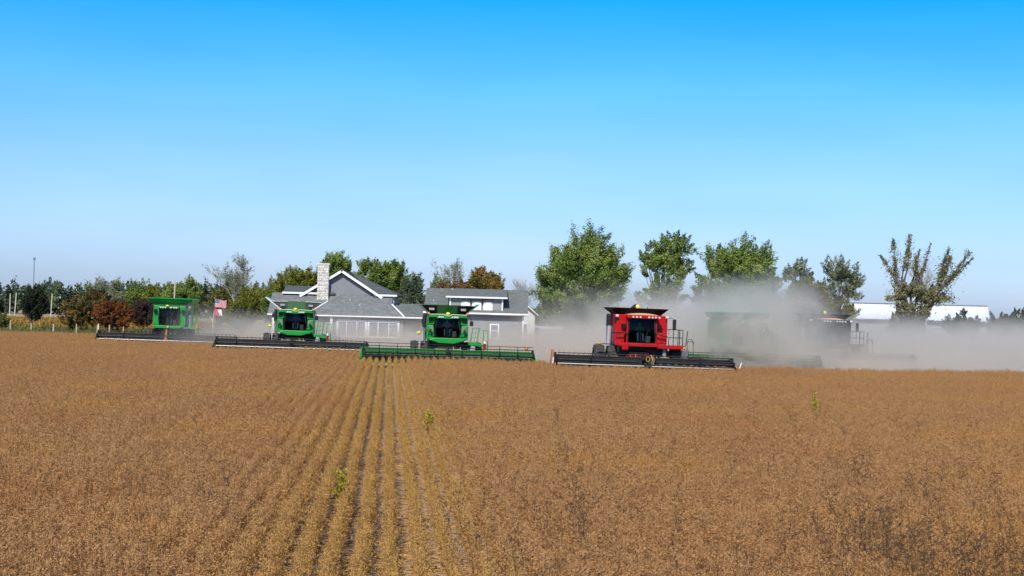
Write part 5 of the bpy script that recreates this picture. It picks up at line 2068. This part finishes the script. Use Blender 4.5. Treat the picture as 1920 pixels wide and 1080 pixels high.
    for s in (-1, 1):
        b = MB()
        top = 3.40
        b.prism_y([(dx + s * 0.88, 2.74), (dx + s * 1.34, 2.74), (dx + s * 1.30, top), (dx + s * 0.80, top), (dx + s * 0.72, 3.2)], y0 + 0.10, y0 + 1.76)
        b.build('upper_panel', G, t, bevel=0.05)
        b = MB()
        b.prism_y([(dx + s * 0.80, 1.72), (dx + s * 1.37, 1.78), (dx + s * 1.36, 2.72), (dx + s * 0.92, 2.72), (dx + s * 0.86, 2.2)], y0 + 0.02, y0 + 1.76)
        b.build('lower_panel', G, t, bevel=0.05)
        b = MB()
        b.prism_y([(dx + s * 1.02, 2.28), (dx + s * 0.92, 2.34), (dx + s * 0.94, 2.68), (dx + s * 1.26, 2.68)], y0 + 0.002, y0 + 0.016)
        b.build('panel_highlight', M['green_pale'], t)  # pale patch painting the glossy highlight on the panel
        b = MB()
        b.tube([(dx + s * 0.82, y0 - 0.15, 2.14), (dx + s * 1.0, y0 - 0.22, 2.2), (dx + s * 1.30, y0 - 0.2, 2.36)], 0.035, 6)
        b.box(dx + s * 1.1 - 0.06, dx + s * 1.1 + 0.06, y0 - 0.24, y0 - 0.16, 2.2, 2.45)
        b.build('grab_bracket', M['black'], t)
        b = MB()
        b.box(dx + s * 1.27 - 0.07, dx + s * 1.27 + 0.07, y0 - 0.02, y0 + 0.08, 3.42, 3.56)
        b.build('beacon', M['amber'], t, bevel=0.02)
    b = MB()
    b.prism_y([(dx - 0.55, 1.54), (dx + 0.45, 1.52), (dx + 1.2, 1.74), (dx + 0.85, 1.90), (dx - 0.85, 1.90), (dx - 1.25, 1.76)], y0 - 0.22, y0 + 0.5)
    b.build('front_bumper', G, t, bevel=0.05)
    machine_base(t, dx, y0, [(-2.12, 0.52), (-1.48, 0.46), (1.42, 0.46), (2.06, 0.5)], 0.83, 1.6)
    if left_post:
        b = MB()
        b.tube([(dx - 1.5, y0 + 0.9, 2.55), (dx - 1.52, y0 + 0.9, 3.2)], 0.14, 10)
        b.tube([(dx - 1.5, y0 + 0.9, 3.2), (dx - 1.52, y0 + 0.9, 3.42)], [0.14, 0.10], 10)
        a = b.build('unloading_auger', M['dark'], t, smooth=False)
        b = MB()
        b.tube([(dx - 1.44, y0 + 0.9, 1.4), (dx - 1.48, y0 + 0.9, 2.54)], 0.09, 10)
        b.build('auger_elbow', M['grey_mid'], a)
    # warning disc on a rod
    b = MB()
    b.tube([(dx - 1.86, y0 + 0.0, 1.3), (dx - 1.86, y0 + 0.0, 2.1)], 0.015, 5)
    rod = b.build('marker_rod', M['steel'], t)
    b = MB()
    b.ball((dx - 1.86, y0, 2.18), 0.13, 12, 0.85)
    b.build('marker_disc', M['yellow'], rod, smooth=True)
    b = MB()
    b.prism_y([(dx + 1.38, 1.48), (dx + 2.2, 1.36), (dx + 2.4, 1.42), (dx + 2.3, 1.55), (dx + 1.7, 1.68), (dx + 1.38, 1.66)], y0 - 0.1, y0 + 1.2)
    b.build('platform', G, t, bevel=0.03)
    b = MB()
    b.prism_y([(dx + 1.5, 1.1), (dx + 1.85, 1.05), (dx + 1.85, 1.38), (dx + 1.6, 1.5)], y0 - 0.12, y0 + 0.4)
    b.build('tool_box', M['grey'], t, bevel=0.02)
    railing(t, dx + 1.55, dx + 1.98, y0, y0 + 0.9, 1.66, 2.6, 'green', 2, 2, slant=0.14, r=0.018)
    ladder(t, dx + 2.36, dx + 2.66, y0 - 0.1, 0.85, 2.45, 'green')
    b = MB()
    b.tube([(dx + 2.44, y0 - 0.5, 1.2), (dx + 2.44, y0 - 0.5, 1.62)], 0.085, 8)
    fe = b.build('fire_extinguisher', M['red'], t)
    b = MB()
    b.tube([(dx + 2.44, y0 - 0.5, 1.62), (dx + 2.44, y0 - 0.5, 1.78)], [0.08, 0.04], 8)
    b.build('valve', M['white'], fe)
    mirror(t, dx + 1.56, y0 - 0.05, 2.72, 3.05, dx + 1.28, 3.38)
    mirror(t, dx - 1.60, y0 - 0.05, 2.80, 3.12, dx - 1.28, 3.38)
    arms = arms or [-4.4, -3.25, -2.1, -0.9, 0.85, 2.1, 3.25, 4.4]
    ends = ('green', 'green') if header_col == 'green' else ('black', 'black')
    hd = header(t, 11.0, header_col, bar, arms, ends, tines_up=header_col != 'green')
    if header_col == 'green':
        b = MB()
        b.tube([(-5.4, -0.1, 1.52), (5.4, -0.1, 1.52)], 0.02, 5)
        for x in arms:
            b.tube([(x, -0.1, 1.52), (x, 0.0, 1.1)], 0.018, 5)
        b.build('front_rail', M['black'], hd)
        b = MB()
        b.ball((4.95, 0.0, 1.45), 0.13, 10)
        b.build('warning_disc', M['amber'], hd, smooth=True)
    b = MB()
    b.hexa([(-1.1, 1.5, 0.9), (1.2, 1.5, 0.9), (1.2, 2.2, 0.9), (-1.1, 2.2, 0.9), (-0.9, 1.6, 1.22), (1.0, 1.6, 1.2), (1.0, 2.0, 1.2), (-0.9, 2.0, 1.22)])
    b.build('straw_heap', M['tan_straw'], hd, bevel=0.08)
    b = MB()
    b.box(0.3, 0.9, 1.45, 1.56, 1.02, 1.22)
    b.box(-0.9, -0.5, 1.45, 1.56, 1.02, 1.18)
    b.build('hose_block', M['gold'], hd, bevel=0.03)
    return t


def red_combine(label, px, d, group, paint_='red', tilt=0.012, dx=0.22):
    t = thing('combine_harvester', label, 'combine harvester', on(px, d, 0), group=group, tilt=tilt)
    Rd = M[paint_]
    y0 = 3.2
    b = MB()
    b.box(dx - 1.12, dx + 1.4, y0 + 1.8, y0 + 6.6, 1.6, 3.7)
    b.build('body', Rd, t, bevel=0.05)
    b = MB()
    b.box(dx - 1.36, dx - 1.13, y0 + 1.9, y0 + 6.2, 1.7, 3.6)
    b.build('side_shade', M['dark'], t, bevel=0.04)  # dark slab added to stand for the shade on the body's flank
    # hopper extension, black inside and out, flared
    b = MB()
    b.hexa([(dx - 1.42, y0 + 1.0, 3.80), (dx + 1.38, y0 + 1.0, 3.80), (dx + 1.38, y0 + 1.04, 3.80), (dx - 1.42, y0 + 1.04, 3.80),
            (dx - 1.86, y0 + 0.6, 4.16), (dx + 1.74, y0 + 0.6, 4.16), (dx + 1.74, y0 + 0.64, 4.16), (dx - 1.86, y0 + 0.64, 4.16)])
    b.hexa([(dx - 1.42, y0 + 4.0, 3.80), (dx + 1.38, y0 + 4.0, 3.80), (dx + 1.38, y0 + 4.04, 3.80), (dx - 1.42, y0 + 4.04, 3.80),
            (dx - 1.86, y0 + 4.4, 4.16), (dx + 1.74, y0 + 4.4, 4.16), (dx + 1.74, y0 + 4.44, 4.16), (dx - 1.86, y0 + 4.44, 4.16)])
    for xa, xb in ((-1.42, -1.86), (1.38, 1.74)):
        b.hexa([(dx + xa - 0.02, y0 + 1.0, 3.80), (dx + xa + 0.02, y0 + 1.0, 3.80), (dx + xa + 0.02, y0 + 4.0, 3.80), (dx + xa - 0.02, y0 + 4.0, 3.80),
                (dx + xb - 0.02, y0 + 0.6, 4.16), (dx + xb + 0.02, y0 + 0.6, 4.16), (dx + xb + 0.02, y0 + 4.4, 4.16), (dx + xb - 0.02, y0 + 4.4, 4.16)])
    b.box(dx - 1.42, dx + 1.38, y0 + 1.04, y0 + 4.0, 3.7, 3.82)
    b.build('hopper_extension', M['rust_black'], t)
    b = MB()
    b.prism_y([(dx - 0.5, 4.1), (dx + 0.1, 4.1), (dx + 0.05, 4.35), (dx - 0.12, 4.42)], y0 + 2.0, y0 + 2.4)
    b.build('bubble_auger', M['dark'], t)
    b = MB()
    b.ball((dx - 0.05, y0 + 1.7, 4.28), 0.12, 10, 0.9)
    b.tube([(dx - 0.05, y0 + 1.7, 4.05), (dx - 0.05, y0 + 1.7, 4.2)], 0.05, 8)
    b.build('beacon', M['lamp_lit'], t, smooth=True)
    b = MB()
    b.tube([(dx + 0.49, y0 + 1.2, 3.8), (dx + 0.49, y0 + 1.2, 4.27)], 0.02, 5)
    b.build('antenna', M['dark'], t)
    cb = cab(t, 2.02, 3.48, 0.86, 0.83, 0.78, y0, 'dark', depth=1.75)
    cb.location.x = dx
    b = MB()
    b.prism_y([(dx - 0.98, 3.52), (dx + 0.98, 3.52), (dx + 1.0, 3.74), (dx - 1.0, 3.74)], y0 - 0.3, y0 + 1.9)
    rf = b.build('cab_roof', Rd, t, bevel=0.03)
    b = MB()
    n = 12
    b.prism_y([(dx - 0.95, 3.745)] + [(dx - 0.95 + 1.9 * k / n, 3.76 + 0.10 * math.sin(math.pi * k / n)) for k in range(n + 1)][::1] + [(dx + 0.95, 3.745)], y0 - 0.28, y0 + 1.6)
    b.build('roof_cap', M['roof_highlight'], rf)  # the cap's pale colour is the roof edge highlight, painted on
    lights(rf, [dx - 0.60, dx - 0.38, dx - 0.15, dx + 0.38, dx + 0.60, dx + 0.80, dx + 1.02], 3.62, y0 - 0.31, 0.06)
    for s in (-1, 1):
        xa, xb = sorted((s * 0.94, s * 1.64))
        b = MB()
        b.box(dx + xa, dx + xb, y0 + 0.25, y0 + 1.8, 2.58 if s < 0 else 1.98, 3.74)
        b.build('front_panel', Rd, t, bevel=0.05)
        b = MB()
        b.box(dx + (xa if s < 0 else xa + 0.0), dx + xb - (0.08 if s < 0 else 0.02), y0 + 0.12, y0 + 1.8, 1.95, 2.55)
        b.build('lower_panel', Rd, t, bevel=0.08)
        b = MB()
        b.tube([(dx + s * 0.86, y0 - 0.1, 2.62), (dx + s * 1.05, y0 - 0.15, 2.55), (dx + s * 1.62, y0 - 0.12, 2.50 if s < 0 else 2.44)], 0.035, 6)
        b.build('grab_bracket', M['black'], t)
        b = MB()
        b.box(dx + s * 0.9 - 0.05, dx + s * 0.9 + 0.05, y0 - 0.02, y0 + 0.24, 2.0, 3.5)
        b.build('cab_post', Rd, t, bevel=0.02)
        b = MB()
        b.box(dx + s * 1.56 - 0.09, dx + s * 1.56 + 0.09, y0 - 0.02, y0 + 0.06, 3.60, 3.72)
        b.build('corner_lamp', M['lens'], t, bevel=0.01)
    b = MB()
    b.prism_y([(dx - 1.2, 1.56), (dx - 0.82, 1.56), (dx - 0.82, 1.78), (dx + 1.0, 1.78), (dx + 1.0, 2.0), (dx - 1.64, 2.0), (dx - 1.64, 1.82), (dx - 1.2, 1.78)], y0 - 0.18, y0 + 0.5)
    b.build('cab_sill', Rd, t, bevel=0.03)
    # intake and tube at the left
    b = MB()
    b.box(dx - 1.92, dx - 1.66, y0 + 1.6, y0 + 2.4, 2.95, 3.76)
    b.build('air_intake', M['dark'], t, bevel=0.08)
    b = MB()
    b.tube([(dx - 1.92, y0 + 1.0, 1.75), (dx - 1.86, y0 + 1.1, 3.0)], 0.14, 12)
    b.build('unloading_auger', M['grey'], t)
    b = MB()
    b.tube([(dx - 1.5, y0 + 0.1, 1.86), (dx - 2.5, y0 - 0.1, 1.9)], 0.03, 6)
    sg = b.build('signal_arm', M['black'], t)
    b = MB()
    b.tube([(dx - 2.48, y0 - 0.1, 1.9), (dx - 2.62, y0 - 0.1, 1.905), (dx - 2.9, y0 - 0.1, 1.91)], [0.06, 0.075, 0.03], 8)
    b.build('signal_lamp', M['gold'] if paint_ == 'red' else M['dark'], sg)
    machine_base(t, dx, y0, [(-2.47, 0.62), (-1.66, 0.6), (1.50, 0.62), (2.36, 0.62)], 0.92, 1.75, rim='rim_white')
    # platform, railing, ladder at the right
    b = MB()
    b.box(dx + 1.0, dx + 2.75, y0 - 0.1, y0 + 1.3, 1.70, 1.92)
    b.build('platform', Rd, t, bevel=0.02)
    b = MB()
    b.box(dx + 2.6, dx + 2.8, y0 - 0.12, y0 + 0.1, 1.72, 1.86)
    b.build('platform_lamp', M['gold'], t, bevel=0.02)
    railing(t, dx + 1.70, dx + 2.58, y0, y0 + 1.1, 1.92, 2.9, 'dark', 1, 3, r=0.03)
    b = MB()
    b.tube([(dx + 2.76, y0 - 0.1, 1.9), (dx + 2.86, y0 - 0.1, 2.86)], 0.03, 6)
    b.tube([(dx + 2.86, y0 - 0.1, 1.7), (dx + 2.9, y0 - 0.1, 2.35), (dx + 3.1, y0 - 0.2, 2.35), (dx + 3.2, y0 - 0.4, 2.1)], 0.025, 6)
    b.build('grab_rail', M['dark'], t)
    ladder(t, dx + 2.86, dx + 3.22, y0 - 0.2, 0.8, 2.2, 'grey_mid', steps=4)
    b = MB()
    b.prism_y([(dx + 2.5, 1.0), (dx + 2.75, 0.9), (dx + 2.95, 0.9), (dx + 2.95, 1.68), (dx + 2.55, 1.66)], y0 - 0.25, y0 + 0.2)
    b.build('step_bracket', M['grey_mid'], t, bevel=0.03)
    b = MB()
    b.tube([(dx + 1.64, y0 + 0.2, 3.62), (dx + 1.85, y0 - 0.1, 3.66), (dx + 2.02, y0 - 0.1, 3.5)], 0.045, 7)
    b.build('mirror_arm', M['grey'], t)
    b = MB()
    b.box(dx + 1.90, dx + 2.12, y0 - 0.15, y0 - 0.04, 2.92, 3.55)
    m = b.build('mirror', M['dark'], t, bevel=0.04)
    b = MB()
    b.box(dx + 1.93, dx + 2.09, y0 - 0.036, y0 - 0.03, 3.0, 3.5)
    b.build('mirror_glass', M['mirror'], m)
    b = MB()
    b.box(dx - 1.72, dx - 1.60, y0 + 0.1, y0 + 0.2, 3.3, 3.62)
    b.build('mirror', M['dark'], t, bevel=0.03)
    b = MB()
    b.tube([(dx + 1.52, y0 + 0.3, 1.0), (dx + 1.5, y0 + 0.3, 1.7)], 0.12, 10)
    b.build('canister', M['grey'], t)
    hd = header(t, 10.9, 'black', 'silver', [-3.3, 3.3], ('orange_tan' if paint_ == 'red' else 'black', 'black'))
    b = MB()
    b.box(-0.95, 0.85, 1.5, 1.62, 1.05, 1.22)
    b.tube([(-0.9, 1.48, 1.3), (0.8, 1.48, 1.3)], 0.04, 6)
    for x in (-0.8, -0.35, 0.2, 0.7):
        b.tube([(x, 1.45, 1.0), (x + 0.05, 1.45, 1.34)], 0.03, 5)
    b.build('header_frame_top', Rd, hd, bevel=0.02)
    b = MB()
    b.tube([(0.28, -0.4, 0.82), (0.36, -0.45, 1.05), (0.30, -0.2, 1.36)], 0.03, 6)
    b.tube([(0.42, -0.4, 0.85), (0.46, -0.42, 1.1), (0.44, 0.2, 1.3)], 0.025, 6)
    for k in range(10):
        q, q2 = 2 * math.pi * k / 10, 2 * math.pi * (k + 1) / 10
        b.tube([(0.08 + 0.11 * math.cos(q), -0.45, 1.12 + 0.15 * math.sin(q)), (0.08 + 0.11 * math.cos(q2), -0.45, 1.12 + 0.15 * math.sin(q2))], 0.022, 4)
    b.build('gear_hoses', M['gold'], hd)
    b = MB()
    for x, y, z, s_ in ((-0.35, -0.2, 0.95, 0.12), (-0.2, -0.35, 1.15, 0.1), (0.2, -0.3, 0.9, 0.13), (-0.05, -0.38, 0.8, 0.09), (0.5, -0.2, 1.1, 0.08)):
        b.box(x - s_, x + s_, y - s_, y + s_, z - s_, z + s_)
    b.build('gearbox', M['dark'], hd, bevel=0.03)
    b = MB()
    b.box(1.15, 1.75, 1.5, 1.9, 1.05, 1.22)
    b.box(-1.9, -1.4, 1.5, 1.9, 1.05, 1.2)
    b.build('straw_heap', M['tan_straw'], hd, bevel=0.07)
    b = MB()
    b.hexa([(-5.75, -0.3, 0.3), (-5.5, -0.3, 0.3), (-5.5, 0.3, 0.3), (-5.75, 0.3, 0.3), (-5.66, -0.2, 1.5), (-5.52, -0.2, 1.5), (-5.52, 0.2, 1.5), (-5.66, 0.2, 1.5)])
    b.build('straw_wrap', M['orange_tan'] if paint_ == 'red' else M['black'], hd, bevel=0.04)
    b = MB()
    b.tube([(-5.62, -0.6, 0.7), (-5.60, -0.6, 1.05)], 0.035, 6)
    b.tube([(5.62, -0.4, 0.72), (5.75, -0.4, 1.12)], 0.035, 6)
    b.build('white_marker', M['white'], hd)
    return t


GRP = 'combines harvesting side by side'
c1 = sts_combine('farthest left green combine with a closed flat hopper lid', 310, 127.0, GRP, dx=-0.27)
c2 = s_combine('green combine with silver hopper wings and black header before the farmhouse', 545, 115.6, GRP, 0.05, 'cream', 'green_pale', 'black', bar='silver',
               arms=[-3.9, 0.0, 3.9])
c3 = s_combine('green combine with dark open hopper and long green header', 840, 101.6, GRP, 0.0, 'green', 'green_dark', 'green')
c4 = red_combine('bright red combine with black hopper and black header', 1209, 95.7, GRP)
c5 = sts_combine('green combine almost hidden in dust right of the red one', 1397, 106.5, GRP, dx=0.55, head=False)
hd5 = header(c5, 10.4, 'green', 'black', [-2.6, 0, 2.6, 5.0], ('green', 'green'), tines_up=False)
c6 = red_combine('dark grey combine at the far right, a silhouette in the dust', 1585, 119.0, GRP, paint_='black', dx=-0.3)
driver(c1, -0.27, 3.2 + 0.98, 1.87 + 0.46, 'driver in blue jeans seated in the flat lidded green combine', M['grey_mid'], M['denim'])
driver(c2, 0.05, 3.2 + 0.98, 1.92 + 0.46, 'driver in pale blue jeans seated in the silver winged combine', M['grey'], M['denim'])
driver(c3, 0.0, 3.2 + 0.98, 1.92 + 0.46, 'driver in blue jeans seated in the combine with the green header', M['white_dirty'], M['denim'])
driver(c4, 0.22, 3.2 + 0.98, 2.02 + 0.46, 'driver in teal shirt and blue jeans seated in the red combine', M['teal'], M['denim'])

# ------------------------------------------------------------------ airborne dust
def dust(name, box, H, soft, dens, col, seed, nscale=0.10, top_slope=(0, 0), edge=6.0, label=None, edge_y=2.5, namp=4.0):
    """A closed volume of dust: density falls with height above a billowing top and towards the sides."""
    x0, x1, y0, y1, z0, z1 = box
    m, nt, out = new_mat(name + '_air')
    vol = N(nt, 'ShaderNodeVolumePrincipled')
    vol.inputs['Color'].default_value = (*col, 1)
    vol.inputs['Anisotropy'].default_value = 0.2
    g = N(nt, 'ShaderNodeTexCoord')
    sp = N(nt, 'ShaderNodeSeparateXYZ')
    nt.links.new(g.outputs['Object'], sp.inputs[0])

    def mth(op, a, b=None, c=None, clamp=False):
        n = N(nt, 'ShaderNodeMath', operation=op)
        n.use_clamp = clamp
        for i, v in enumerate((a, b, c)):
            if v is None:
                continue
            if isinstance(v, (int, float)):
                n.inputs[i].default_value = v
            else:
                nt.links.new(v, n.inputs[i])
        return n.outputs[0]
    X, Y, Z = sp.outputs
    mp = N(nt, 'ShaderNodeMapping')
    mp.inputs['Location'].default_value = (seed * 7.3, seed * 3.1, 0)
    mp.inputs['Scale'].default_value = (1, 0.6, 1.2)
    nt.links.new(g.outputs['Object'], mp.inputs[0])
    n1 = N(nt, 'ShaderNodeTexNoise')
    n1.inputs['Scale'].default_value = nscale
    n1.inputs['Detail'].default_value = 3
    n1.inputs['Roughness'].default_value = 0.55
    nt.links.new(mp.outputs[0], n1.inputs['Vector'])
    noise = n1.outputs['Fac']
    n2 = N(nt, 'ShaderNodeTexNoise')
    n2.inputs['Scale'].default_value = nscale * 3.2
    n2.inputs['Detail'].default_value = 4
    n2.inputs['Roughness'].default_value = 0.6
    n2.inputs['Distortion'].default_value = 0.8
    nt.links.new(mp.outputs[0], n2.inputs['Vector'])
    h = mth('MULTIPLY_ADD', mth('SUBTRACT', noise, 0.5), namp * 2, H)
    h = mth('ADD', h, mth('MULTIPLY', mth('SUBTRACT', X, (x0 + x1) / 2), top_slope[0]))
    h = mth('ADD', h, mth('MULTIPLY', mth('SUBTRACT', Y, (y0 + y1) / 2), top_slope[1]))
    f = mth('DIVIDE', mth('SUBTRACT', h, Z), soft, clamp=True)
    f = mth('MULTIPLY', f, f)
    ex = mth('MULTIPLY', mth('DIVIDE', mth('SUBTRACT', X, x0), edge, clamp=True), mth('DIVIDE', mth('SUBTRACT', x1, X), edge, clamp=True))
    ey = mth('MULTIPLY', mth('DIVIDE', mth('SUBTRACT', Y, y0), edge_y, clamp=True), mth('DIVIDE', mth('SUBTRACT', y1, Y), edge, clamp=True))
    f = mth('MULTIPLY', f, mth('MULTIPLY', ex, ey))
    puff = mth('MULTIPLY_ADD', n2.outputs['Fac'], 5.5, -1.9)
    puff = mth('MAXIMUM', puff, 0.12)
    f = mth('MULTIPLY', f, mth('MULTIPLY', puff, dens))
    nt.links.new(f, vol.inputs['Density'])
    nt.links.new(vol.outputs[0], out.inputs['Volume'])
    b = MB()
    b.box(x0, x1, y0, y1, z0, z1)
    o = b.build(name, m)
    return tag(o, label, None, None, 'stuff')


C_R, C_L = (0.945, 0.895, 0.80), (0.95, 0.88, 0.76)
dust('dust_cloud', (19.8, 29.6, 98.6, 113.0, 0.02, 9.0), 7.2, 2.8, 0.25, C_R, 1, nscale=0.13, edge=3.0, edge_y=1.5, namp=2.0)
dust('dust_cloud', (20.0, 90.0, 107.0, 125.5, 0.02, 6.5), 4.7, 3.2, 0.14, C_R, 4, nscale=0.10, edge=5.0, edge_y=3.0, namp=1.6)
dust('dust_cloud', (18.0, 94.0, 126.0, 154.0, 0.02, 6.8), 5.0, 2.8, 0.19, C_R, 7, nscale=0.09, edge=5.0, edge_y=6.0, namp=1.8)
dust('dust_cloud', (8.0, 24.0, 108.0, 150.0, 0.02, 6.0), 3.3, 2.6, 0.24, C_L, 3, nscale=0.12, edge=5.0, namp=1.8)
dust('dust_cloud', (20.0, 90.0, 101.0, 118.0, 0.02, 2.6), 2.1, 1.4, 0.20, C_R, 8, nscale=0.15, edge=4.0, edge_y=3.0, namp=0.8)
dust('dust_plume', (20.5, 34.0, 113.2, 155.0, 0.02, 11.0), 7.6, 5.0, 0.16, C_R, 5, nscale=0.10, edge=7.0, edge_y=4.0, namp=4.0)
dust('dust_plume', (11.0, 30.0, 109.5, 155.0, 0.02, 10.0), 6.6, 4.5, 0.11, C_R, 6, nscale=0.12, edge=8.0, namp=3.6)
dust('dust_haze', (-18.0, 12.0, 123.0, 148.0, 0.02, 5.0), 3.5, 2.4, 0.17, C_L, 2, nscale=0.12, edge=5.0, namp=1.8)
